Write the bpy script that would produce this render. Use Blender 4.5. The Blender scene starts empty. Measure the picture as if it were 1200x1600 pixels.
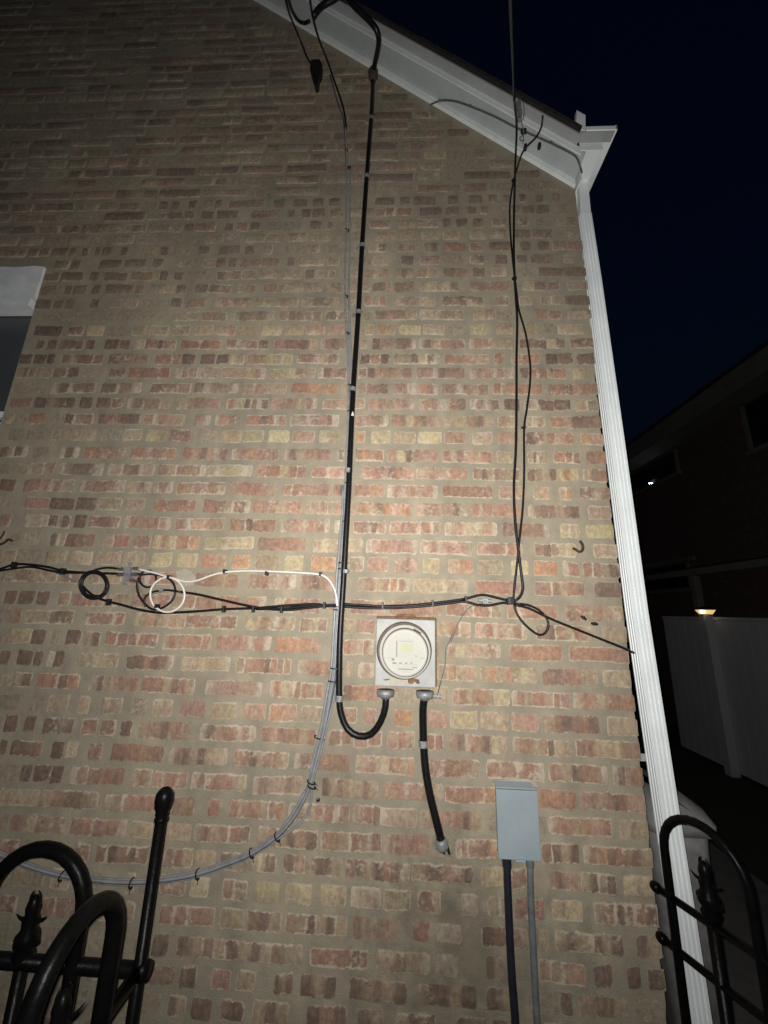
import bpy, bmesh, math, random
from mathutils import Vector, Matrix
random.seed(7)
S = bpy.context.scene
COL = S.collection

# ------------------------------------------------------------------ camera
CAM_D, CAM_H, FPX = 1.4, 1.8, 608.5
RX = Vector((0.99882, -0.0172008, 0.0454175))     # world axes seen from the camera
RY = Vector((0.0397816, -0.2466462, -0.9682887))
RZ = Vector((0.0278574, 0.9689529, -0.2456709))
cd = bpy.data.cameras.new('camera'); cam = bpy.data.objects.new('camera', cd); COL.objects.link(cam)
cd.sensor_fit = 'VERTICAL'; cd.sensor_height = 36.0; cd.lens = FPX / 1600 * 36.0
cd.clip_start = 0.02; cd.clip_end = 500
cam.matrix_world = Matrix(((RX.x, RX.y, RX.z, 0), (RY.x, RY.y, RY.z, -CAM_D), (RZ.x, RZ.y, RZ.z, CAM_H), (0, 0, 0, 1)))
S.camera = cam

# ------------------------------------------------------------------ night sky
world = bpy.data.worlds.new('World'); S.world = world; world.use_nodes = True
wn = world.node_tree.nodes; wl = world.node_tree.links; wn.clear()
wo = wn.new('ShaderNodeOutputWorld'); bg = wn.new('ShaderNodeBackground'); sky = wn.new('ShaderNodeTexSky')
sky.sky_type = 'NISHITA'; sky.sun_disc = False
sky.sun_elevation = math.radians(-3.25); sky.sun_rotation = math.radians(200)
bg.inputs['Strength'].default_value = 0.05
tint = wn.new('ShaderNodeMix'); tint.data_type = 'RGBA'; tint.blend_type = 'MULTIPLY'; tint.inputs['Factor'].default_value = 1.0
[q for q in tint.inputs if q.name == 'B' and q.type == 'RGBA'][0].default_value = (.40, 1.0, 2.3, 1)
wl.new(sky.outputs[0], [q for q in tint.inputs if q.name == 'A' and q.type == 'RGBA'][0])
wl.new([q for q in tint.outputs if q.type == 'RGBA'][0], bg.inputs[0]); wl.new(bg.outputs[0], wo.inputs[0])

# ------------------------------------------------------------------ the phone's flash, lit beside the lens
fl = bpy.data.lights.new('flash', 'AREA'); fl.shape = 'DISK'; fl.size = 0.010; fl.energy = 33.5; fl.spread = math.radians(172); fl.color = (1.0, 0.985, 0.965)
flo = bpy.data.objects.new('phone_flash', fl); COL.objects.link(flo)
flo.matrix_world = cam.matrix_world @ Matrix.Translation((-0.008, 0.006, 0.0)) @ Matrix.Rotation(math.radians(8), 4, 'X')

S.view_settings.view_transform = 'Standard'; S.view_settings.look = 'None'
S.view_settings.exposure = 0.0; S.view_settings.gamma = 1.0; S.view_settings.use_curve_mapping = False
S.render.engine = 'CYCLES'; S.cycles.max_bounces = 5

# ------------------------------------------------------------------ helpers
def at(px, py, off=0.0):
    """pixel of the 1200x1600 photograph -> point on the plane `off` metres in front of the wall"""
    a, b = px - 600.0, 800.0 - py
    d = Vector((RX.x*a + RX.y*b - RX.z*FPX, RY.x*a + RY.y*b - RY.z*FPX, RZ.x*a + RZ.y*b - RZ.z*FPX))
    t = (CAM_D - off) / d.y
    return Vector((d.x*t, -off, CAM_H + d.z*t))
def proj(x, y, z):
    v = Vector((x, y + CAM_D, z - CAM_H))
    cx = RX.x*v.x + RY.x*v.y + RZ.x*v.z; cy = RX.y*v.x + RY.y*v.y + RZ.y*v.z; cz = RX.z*v.x + RY.z*v.y + RZ.z*v.z
    return 600 + FPX*cx/-cz, 800 - FPX*cy/-cz
def x_at(px, z):
    lo, hi = -7.0, 3.0
    for _ in range(36):
        m = (lo + hi)/2
        if proj(m, 0, z)[0] < px: lo = m
        else: hi = m
    return lo
def obj(name, bm, m=None, parent=None, smooth=False):
    me = bpy.data.meshes.new(name)
    bmesh.ops.recalc_face_normals(bm, faces=bm.faces)
    if smooth:
        for f in bm.faces: f.smooth = True
    bm.to_mesh(me); bm.free()
    o = bpy.data.objects.new(name, me); COL.objects.link(o)
    if m: me.materials.append(m)
    if parent:
        o.parent = parent
        # put the origin at the part's own centre, expressed in the parent's space
    return o
def thing(name, label, cat, loc=(0, 0, 0), group=None):
    o = bpy.data.objects.new(name, None); COL.objects.link(o); o.location = loc; o.empty_display_size = .1
    o['label'] = label; o['category'] = cat
    if group: o['group'] = group
    return o
def tag(o, label, cat, group=None):
    o['label'] = label; o['category'] = cat
    if group: o['group'] = group
    return o
def child(name, bm, m, parent, smooth=False, label=None):
    """part given in world coordinates, stored relative to its parent"""
    bm.transform(Matrix.Translation(-wloc(parent)))
    o = obj(name, bm, m, parent, smooth)
    if label: o['label'] = label
    return o
def wloc(p):
    v = Vector((0, 0, 0))
    while p: v += p.location; p = p.parent
    return v
def box(bm, x0, x1, y0, y1, z0, z1, bev=0.0):
    r = bmesh.ops.create_cube(bm, size=1.0)
    vs = r['verts']
    for v in vs:
        v.co = Vector(((x0+x1)/2 + v.co.x*(x1-x0), (y0+y1)/2 + v.co.y*(y1-y0), (z0+z1)/2 + v.co.z*(z1-z0)))
    if bev > 0:
        es = list({e for v in vs for e in v.link_edges})
        bmesh.ops.bevel(bm, geom=es, offset=bev, segments=2, profile=.6, affect='EDGES')
    return bm
def prism(bm, pts, dirv):
    """polygon (list of 3-D points) pushed along dirv"""
    a = [bm.verts.new(Vector(p)) for p in pts]; b = [bm.verts.new(Vector(p) + Vector(dirv)) for p in pts]
    n = len(pts); bm.faces.new(a); bm.faces.new(b[::-1])
    for i in range(n): bm.faces.new((a[i], b[i], b[(i+1) % n], a[(i+1) % n]))
    return bm
def spline(pts, step=0.012):
    pts = [Vector(p) for p in pts]
    if len(pts) < 3: return pts
    out = []
    P = [pts[0]*2 - pts[1]] + pts + [pts[-1]*2 - pts[-2]]
    for i in range(1, len(P)-2):
        p0, p1, p2, p3 = P[i-1:i+3]
        n = max(2, min(24, int((p2-p1).length/step)))
        for k in range(n):
            t = k/n
            out.append(.5*((2*p1) + (p2-p0)*t + (2*p0-5*p1+4*p2-p3)*t*t + (3*p1-p0-3*p2+p3)*t**3))
    out.append(pts[-1]); return out
def tube(bm, pts, r, segs=8, smooth=True, step=0.012, caps=True):
    pts = spline(pts, step) if smooth else [Vector(p) for p in pts]
    n = len(pts); rings = []
    t0 = (pts[1]-pts[0]).normalized()
    up = Vector((0, 1, 0)) if abs(t0.y) < .9 else Vector((1, 0, 0))
    u = t0.cross(up).normalized()
    for i in range(n):
        t = (pts[min(i+1, n-1)] - pts[max(i-1, 0)])
        if t.length < 1e-9: t = t0.copy()
        t.normalize()
        u = (u - t*u.dot(t))
        if u.length < 1e-6: u = t.cross(Vector((0, 0, 1)))
        u.normalize(); w = t.cross(u)
        rr = r(i/(n-1)) if callable(r) else r
        rings.append([bm.verts.new(pts[i] + (u*math.cos(2*math.pi*k/segs) + w*math.sin(2*math.pi*k/segs))*rr) for k in range(segs)])
    for i in range(n-1):
        for k in range(segs):
            bm.faces.new((rings[i][k], rings[i][(k+1) % segs], rings[i+1][(k+1) % segs], rings[i+1][k]))
    if caps: bm.faces.new(rings[0][::-1]); bm.faces.new(rings[-1])
    return bm
def ptube(bm, pxs, r, off=0.012, segs=8, step=0.012):
    """tube along photograph pixels on the wall; a point may carry its own distance from the wall"""
    return tube(bm, [at(p[0], p[1], p[2] if len(p) > 2 else off) for p in pxs], r, segs, True, step)
def lathe(bm, prof, origin, axis, segs=24):
    """prof: (radius, along axis)"""
    axis = Vector(axis).normalized(); o = Vector(origin)
    u = axis.cross(Vector((0, 0, 1)) if abs(axis.z) < .9 else Vector((1, 0, 0))).normalized(); w = axis.cross(u)
    rings = []
    for r, h in prof:
        if r < 1e-6: rings.append([bm.verts.new(o + axis*h)])
        else: rings.append([bm.verts.new(o + axis*h + (u*math.cos(2*math.pi*k/segs) + w*math.sin(2*math.pi*k/segs))*r) for k in range(segs)])
    for a, b in zip(rings, rings[1:]):
        for k in range(segs):
            k2 = (k+1) % segs
            if len(a) == 1 and len(b) == 1: continue
            if len(a) == 1: bm.faces.new((a[0], b[k2], b[k]))
            elif len(b) == 1: bm.faces.new((a[k], a[k2], b[0]))
            else: bm.faces.new((a[k], a[k2], b[k2], b[k]))
    return bm
def ring_band(bm, c, t, r, w, segs=12, thick=.0012):
    """zip tie / strap: a short collar round a cable at c, running along direction t"""
    t = Vector(t).normalized()
    return lathe(bm, [(r, -w/2), (r+thick, -w/2), (r+thick, w/2), (r, w/2), (r, -w/2)], c, t, segs)

# ------------------------------------------------------------------ materials
def nt(m):
    m.use_nodes = True; return m.node_tree.nodes, m.node_tree.links
def mat(name, col, rough=.6, metal=0.0, var=.25, scale=40.0, bump=.15, bscale=None, spec=.5, col2=None, coat=0.0, detail=6):
    m = bpy.data.materials.new(name); n, l = nt(m); b = n['Principled BSDF']
    tc = n.new('ShaderNodeTexCoord')
    no = n.new('ShaderNodeTexNoise'); no.inputs['Scale'].default_value = scale; no.inputs['Detail'].default_value = detail; no.inputs['Roughness'].default_value = .65
    l.new(tc.outputs['Object'], no.inputs['Vector'])
    rp = n.new('ShaderNodeValToRGB'); c2 = col2 or tuple(c*(1-var) for c in col)
    rp.color_ramp.elements[0].position = .35; rp.color_ramp.elements[1].position = .65
    rp.color_ramp.elements[0].color = (*c2, 1); rp.color_ramp.elements[1].color = (*col, 1)
    l.new(no.outputs['Fac'], rp.inputs['Fac']); l.new(rp.outputs['Color'], b.inputs['Base Color'])
    b.inputs['Roughness'].default_value = rough; b.inputs['Metallic'].default_value = metal
    b.inputs['Specular IOR Level'].default_value = spec; b.inputs['Coat Weight'].default_value = coat
    if bump > 0:
        n2 = n.new('ShaderNodeTexNoise'); n2.inputs['Scale'].default_value = bscale or scale*3; n2.inputs['Detail'].default_value = 5
        l.new(tc.outputs['Object'], n2.inputs['Vector'])
        bp = n.new('ShaderNodeBump'); bp.inputs['Strength'].default_value = bump; bp.inputs['Distance'].default_value = .002
        l.new(n2.outputs['Fac'], bp.inputs['Height']); l.new(bp.outputs['Normal'], b.inputs['Normal'])
    return m
def glow(name, col, st):
    m = bpy.data.materials.new(name); n, l = nt(m); b = n['Principled BSDF']
    b.inputs['Base Color'].default_value = (*col, 1); b.inputs['Emission Color'].default_value = (*col, 1); b.inputs['Emission Strength'].default_value = st
    return m
def math_node(n, op, a=None, b=None):
    x = n.new('ShaderNodeMath'); x.operation = op
    if isinstance(a, (int, float)): x.inputs[0].default_value = a
    if isinstance(b, (int, float)): x.inputs[1].default_value = b
    return x
MORTAR = (0.405, 0.352, 0.258)
def noise(n, l, vec, scale, detail=5, rough=.6):
    x = n.new('ShaderNodeTexNoise'); x.inputs['Scale'].default_value = scale; x.inputs['Detail'].default_value = detail; x.inputs['Roughness'].default_value = rough
    l.new(vec, x.inputs['Vector']); return x
def ramp(n, l, src, p0, p1, c0=(0, 0, 0), c1=(1, 1, 1)):
    r = n.new('ShaderNodeValToRGB'); r.color_ramp.elements[0].position = p0; r.color_ramp.elements[1].position = p1
    r.color_ramp.elements[0].color = (*c0, 1); r.color_ramp.elements[1].color = (*c1, 1)
    l.new(src, r.inputs['Fac']); return r
def mix(n, l, fac, a, b, mode='MIX'):
    x = n.new('ShaderNodeMix'); x.data_type = 'RGBA'; x.blend_type = mode
    if isinstance(fac, (int, float)): x.inputs['Factor'].default_value = fac
    else: l.new(fac, x.inputs['Factor'])
    for v, i in ((a, 'A'), (b, 'B')):
        s = [q for q in x.inputs if q.name == i and q.type == 'RGBA'][0]
        if isinstance(v, tuple): s.default_value = (*v, 1)
        else: l.new(v, s)
    return [q for q in x.outputs if q.type == 'RGBA'][0]
def stain(n, l, P, ns, c):
    """grey damp patch on the lower wall left of the utility conduits"""
    q = at(735, 1490); d = n.new('ShaderNodeVectorMath'); d.operation = 'DISTANCE'; d.inputs[1].default_value = (q.x, 0, q.z)
    l.new(P, d.inputs[0]); a = math_node(n, 'MULTIPLY_ADD', None, .55); a.inputs[2].default_value = -.275; l.new(ns, a.inputs[0])
    s_ = math_node(n, 'ADD'); l.new(d.outputs['Value'], s_.inputs[0]); l.new(a.outputs[0], s_.inputs[1])
    return mix(n, l, 1.0, c, ramp(n, l, s_.outputs[0], .05, .36, (.60, .59, .58), (1, 1, 1)).outputs['Color'], 'MULTIPLY')
def mortar_colour(n, l, P):
    big = noise(n, l, P, 2.2, 4); mid = noise(n, l, P, 14, 5); fine = noise(n, l, P, 260, 4, .7)
    r1 = ramp(n, l, big.outputs['Fac'], .35, .68, (0.350, 0.311, 0.234), MORTAR)
    r2 = ramp(n, l, mid.outputs['Fac'], .3, .75, (.80, .80, .82), (1.12, 1.10, 1.06))
    c = mix(n, l, 1.0, r1.outputs['Color'], r2.outputs['Color'], 'MULTIPLY')
    r3 = ramp(n, l, fine.outputs['Fac'], .3, .7, (.82, .82, .82), (1.1, 1.1, 1.1))
    c = mix(n, l, 1.0, c, r3.outputs['Color'], 'MULTIPLY')
    return c, mid, fine
def wash(n, l, P, c):
    """uneven weathering of the whole wall: broad patches and faint rain streaks"""
    a = noise(n, l, P, 1.1, 4, .6); c = mix(n, l, 1.0, c, ramp(n, l, a.outputs['Fac'], .3, .7, (.84, .84, .85), (1.08, 1.07, 1.05)).outputs['Color'], 'MULTIPLY')
    mp = n.new('ShaderNodeMapping'); mp.inputs['Scale'].default_value = (7, 1, .45); l.new(P, mp.inputs['Vector'])
    b_ = noise(n, l, mp.outputs['Vector'], 1.0, 5, .65)
    return mix(n, l, 1.0, c, ramp(n, l, b_.outputs['Fac'], .32, .62, (.88, .875, .87), (1.03, 1.03, 1.03)).outputs['Color'], 'MULTIPLY')
def mortar_mat():
    m = bpy.data.materials.new('mortar'); n, l = nt(m); b = n['Principled BSDF']
    g = n.new('ShaderNodeNewGeometry'); P = g.outputs['Position']
    c, mid, fine = mortar_colour(n, l, P)
    c = wash(n, l, P, c)
    c = stain(n, l, P, mid.outputs['Fac'], c)
    l.new(c, b.inputs['Base Color']); b.inputs['Roughness'].default_value = .95; b.inputs['Specular IOR Level'].default_value = .2
    h = math_node(n, 'ADD'); l.new(fine.outputs['Fac'], h.inputs[0]); md2 = noise(n, l, P, 45, 5); l.new(md2.outputs['Fac'], h.inputs[1])
    bp = n.new('ShaderNodeBump'); bp.inputs['Strength'].default_value = .55; bp.inputs['Distance'].default_value = .004
    l.new(h.outputs[0], bp.inputs['Height']); l.new(bp.outputs['Normal'], b.inputs['Normal'])
    return m
def brick_mat():
    m = bpy.data.materials.new('old_brick'); n, l = nt(m); b = n['Principled BSDF']
    a = n.new('ShaderNodeAttribute'); a.attribute_name = 'brick_colour'
    g = n.new('ShaderNodeNewGeometry'); P = g.outputs['Position']
    mp = n.new('ShaderNodeMapping'); mp.inputs['Scale'].default_value = (1, 1, .4); l.new(P, mp.inputs['Vector'])
    streak = noise(n, l, mp.outputs['Vector'], 95, 4, .6); blot = noise(n, l, P, 60, 5, .65); fine = noise(n, l, P, 330, 4, .7)
    edge = noise(n, l, P, 85, 5, .65)
    c = mix(n, l, 1.0, a.outputs['Color'], ramp(n, l, streak.outputs['Fac'], .3, .7, (.80, .78, .78), (1.13, 1.11, 1.08)).outputs['Color'], 'MULTIPLY')
    c = mix(n, l, 1.0, c, ramp(n, l, blot.outputs['Fac'], .3, .72, (.74, .73, .74), (1.18, 1.18, 1.16)).outputs['Color'], 'MULTIPLY')
    # cement rubbed over the face in patches
    smear = noise(n, l, P, 26, 6, .7); sm = ramp(n, l, smear.outputs['Fac'], .56, .72)
    smk = math_node(n, 'MULTIPLY', None, .6); l.new(sm.outputs['Color'], smk.inputs[0])
    c = mix(n, l, smk.outputs[0], c, (0.42, 0.35, 0.25))
    # pale lime rim where the joint laps the brick
    edge2 = noise(n, l, P, 24, 3, .6); es = math_node(n, 'ADD'); l.new(edge.outputs['Fac'], es.inputs[0]); l.new(edge2.outputs['Fac'], es.inputs[1])
    e1 = math_node(n, 'MULTIPLY_ADD', None, 1.5); e1.inputs[2].default_value = -1.5; l.new(es.outputs[0], e1.inputs[0])
    e2 = math_node(n, 'ADD'); l.new(a.outputs['Alpha'], e2.inputs[0]); l.new(e1.outputs[0], e2.inputs[1])
    er = ramp(n, l, e2.outputs[0], .33, .72)
    ek = math_node(n, 'MULTIPLY', None, .85); l.new(er.outputs['Color'], ek.inputs[0])
    c = mix(n, l, ek.outputs[0], c, (0.57, 0.49, 0.37))
    # small burnt pits
    pit = noise(n, l, P, 190, 2, .5); pr = ramp(n, l, pit.outputs['Fac'], .22, .30, (.35, .33, .33), (1, 1, 1))
    c = mix(n, l, 1.0, c, pr.outputs['Color'], 'MULTIPLY')
    # joint mortar lapping over the brick, ragged
    ja = n.new('ShaderNodeAttribute'); ja.attribute_name = 'joint_edge'
    rag = noise(n, l, P, 70, 6, .75); j1 = math_node(n, 'MULTIPLY_ADD', None, 1.1); j1.inputs[2].default_value = -.55; l.new(rag.outputs['Fac'], j1.inputs[0])
    j2 = math_node(n, 'ADD'); l.new(ja.outputs['Fac'], j2.inputs[0]); l.new(j1.outputs[0], j2.inputs[1])
    jr = ramp(n, l, j2.outputs[0], .66, .86)
    c = mix(n, l, jr.outputs['Color'], c, mortar_colour(n, l, P)[0])
    c = wash(n, l, P, c)
    c = stain(n, l, P, smear.outputs['Fac'], c)
    l.new(c, b.inputs['Base Color']); b.inputs['Roughness'].default_value = .92; b.inputs['Specular IOR Level'].default_value = .25
    h = math_node(n, 'ADD'); l.new(fine.outputs['Fac'], h.inputs[0]); l.new(blot.outputs['Fac'], h.inputs[1])
    bp = n.new('ShaderNodeBump'); bp.inputs['Strength'].default_value = .6; bp.inputs['Distance'].default_value = .003
    l.new(h.outputs[0], bp.inputs['Height']); l.new(bp.outputs['Normal'], b.inputs['Normal'])
    return m
M = dict(
    mortar=mortar_mat(), brick=brick_mat(),
    white=mat('white_aluminium', (.84, .88, .87), .45, var=.10, scale=8, bump=.05, bscale=60),
    whitetrim=mat('white_trim_paint', (.82, .86, .84), .5, var=.12, scale=10, bump=.08, bscale=50),
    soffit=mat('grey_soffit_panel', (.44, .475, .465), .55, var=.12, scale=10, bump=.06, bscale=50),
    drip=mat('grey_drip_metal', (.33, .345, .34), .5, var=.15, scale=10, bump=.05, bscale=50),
    lintel=mat('painted_limestone', (.80, .83, .82), .7, var=.18, scale=14, bump=.3, bscale=80),
    black=mat('black_cable_jacket', (.009, .009, .010), .40, var=.4, scale=60, bump=.12, spec=.35),
    blackc=mat('thin_black_coax_jacket', (.013, .012, .012), .45, var=.3, scale=60, bump=.10, spec=.35),
    grey=mat('grey_cable_jacket', (.30, .305, .315), .36, var=.3, scale=35, bump=.08),
    greyd=mat('weathered_grey_jacket', (.115, .115, .12), .45, var=.35, scale=35, bump=.1),
    whitec=mat('white_cable_jacket', (.80, .76, .70), .4, var=.08, scale=30, bump=.03),
    tie=mat('black_nylon', (.012, .012, .013), .5, var=.2, scale=80, bump=.05),
    zinc=mat('zinc_metal', (.36, .37, .37), .55, metal=.35, var=.45, scale=60, bump=.2),
    steel=mat('grey_enamelled_steel', (.425, .42, .39), .6, var=.14, scale=11, bump=.10, bscale=70, col2=(.32, .325, .31), spec=.3),
    hookrust=mat('dark_rust', (.075, .035, .020), .85, var=.5, scale=90, bump=.4),
    rust=mat('rusted_steel', (.22, .115, .055), .85, var=.5, scale=70, bump=.35),
    meterw=mat('meter_plastic', (.44, .43, .385), .8, var=.06, scale=30, spec=.1, bump=.02),
    meterface=mat('meter_faceplate', (.45, .44, .39), .85, var=.05, spec=.08, scale=25, bump=.02),
    shade=mat('meter_rim_shade', (.14, .10, .075), .7, var=.4, scale=50, bump=.1),  # dark brown standing in for the shade around the meter rim
    lcd=mat('liquid_crystal', (.44, .44, .29), .8, var=.08, scale=60, bump=0, spec=.1),
    ink=mat('printed_grey_ink', (.20, .20, .19), .8, var=.2, scale=90, bump=0),
    inkd=mat('printed_dark_ink', (.16, .15, .14), .6, var=.2, scale=90, bump=0),
    boxg=mat('blue_grey_plastic', (.335, .395, .42), .5, var=.14, scale=9, bump=.08, bscale=140),
    navy=mat('navy_conduit_plastic', (.016, .018, .027), .5, var=.35, scale=30, bump=.12),
    pvc=mat('grey_conduit_plastic', (.17, .185, .195), .5, var=.35, scale=26, bump=.15),
    iron=mat('black_gloss_iron', (.0035, .0034, .0034), .34, var=.4, scale=50, bump=.45, bscale=60, spec=.07),
    copperg=mat('green_wire', (.12, .18, .13), .5, var=.4, scale=80, bump=.05),
    glass=mat('window_screen', (.075, .085, .088), .35, var=.15, scale=5, bump=.02),
    shingle=mat('roof_shingle', (.016, .014, .012), .95, var=.5, scale=50, bump=.6),
    putty=mat('brown_duct_putty', (.07, .052, .038), .8, var=.5, scale=60, bump=.5),
    caulk=mat('pale_cement', (.43, .385, .295), .85, var=.15, scale=45, bump=.5, bscale=120),
    bin=mat('grey_bin_plastic', (.34, .33, .32), .6, var=.35, scale=16, bump=.15),
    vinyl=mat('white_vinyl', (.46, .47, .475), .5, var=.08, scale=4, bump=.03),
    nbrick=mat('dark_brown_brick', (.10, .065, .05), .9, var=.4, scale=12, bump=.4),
    ntrim=mat('dull_painted_wood', (.145, .14, .118), .7, var=.25, scale=6, bump=.1),
    nglass=mat('dark_window_glass', (.012, .013, .016), .12, var=.1, scale=4, bump=0, spec=.6),
    lawn=mat('dark_soil_and_grass', (.030, .034, .016), .95, var=.5, scale=18, bump=.8, col2=(.05, .04, .028)),
    concrete=mat('old_concrete', (.20, .19, .17), .9, var=.3, scale=10, bump=.4),
    lamp=glow('warm_lit_diffuser', (1.0, .66, .27), .75), lampc=glow('warm_lit_core', (1.0, .86, .60), 3.0), bulb=glow('white_lit_bulb', (.85, .92, 1.0), 90.0),
)

# ------------------------------------------------------------------ ground
bm = bmesh.new(); bmesh.ops.create_grid(bm, x_segments=2, y_segments=2, size=120)
o = obj('ground', bm, M['lawn']); o['kind'] = 'structure'
bm = bmesh.new(); box(bm, .95, 2.6, -6, 14, -.08, .012)
o = obj('path', bm, M['concrete']); o['kind'] = 'structure'

# ------------------------------------------------------------------ brick house
def corner(z):
    t = [(0, .742), (.8, .747), (1.36, .757), (2.58, .757), (3.1, .768), (9, .768)]
    for (a, b), (c, d) in zip(t, t[1:]):
        if z <= c: return b + (d-b)*(z-a)/(c-a)
    return .768
CX = .757                                   # right corner of the gable wall
RA, RB = 4.069 + .300, -.874                # rake: z = RA + RB*x on the wall   (RA filled below)
fa, fb = at(720, 191), at(897, 295)
RB = (fb.z - fa.z)/(fb.x - fa.x); RA = fa.z - RB*fa.x
rake = lambda x: RA + RB*x
house = thing('brick_house', 'old brick house gable wall with white eaves, carrying the meter and cables', 'house')
WX, WZ0, WZ1 = -1.657, 1.95, 3.285          # window opening (right edge, bottom, top)
XL = -3.2
rs = random.Random(3)
edge = [(corner(z*.0353) + rs.uniform(-.004, .003), z*.0353) for z in range(0, int(rake(.768)/.0353))] + [(.768, rake(.768))]
gable = [(XL, 0)] + edge + [(XL, rake(XL)), (XL, WZ1), (WX, WZ1), (WX, WZ0), (XL, WZ0)]
bm = bmesh.new(); prism(bm, [(x, 0, z) for x, z in gable], (0, .30, 0))
wall = child('wall', bm, M['mortar'], house)
bm = bmesh.new(); box(bm, .45, .738, .30, 9, 0, rake(.768)-.02)
child('side_wall', bm, M['nbrick'], house)

# ---- bricks: read off the photograph course by course (x from, x to, bands of colour along the brick)
PAL = dict(R=(.395, .228, .162), B=(.330, .218, .162), D=(.215, .148, .116), P=(.46, .305, .225), O=(.48, .285, .175),
           Y=(.51, .435, .27), T=(.44, .345, .24), W=(.53, .46, .355), G=(.365, .312, .230), M=(.375, .238, .190))
ZM = [195.6,209.7,226.6,243.4,260,277,295,313.8,330.6,350,368,387,407,427,448.4,471,492.5,515,537.5,561,583.4,607.8,632,658]
ZT = [at(650, y).z for y in ZM] + [at(740, y).z for y in (684.4,713.4,740.6,768.8,797.8,826.9,856.9,886,916.9)]
ZT += [at(760, y).z for y in (954,985,1017.8,1053.4,1090,1126.6,1163,1202.5)]
zl = [at(620, y).z for y in (1318.8,1361,1406,1452.8,1502.5,1550,1598)]
ZT += [ZT[-1] + (zl[0]-ZT[-1])*i/3 for i in (1, 2)] + zl
def zrow(k):
    if k < 0: return ZT[0] - k*.0665
    if k >= len(ZT): return ZT[-1] - (k-len(ZT)+1)*.0725
    return ZT[k]
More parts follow.
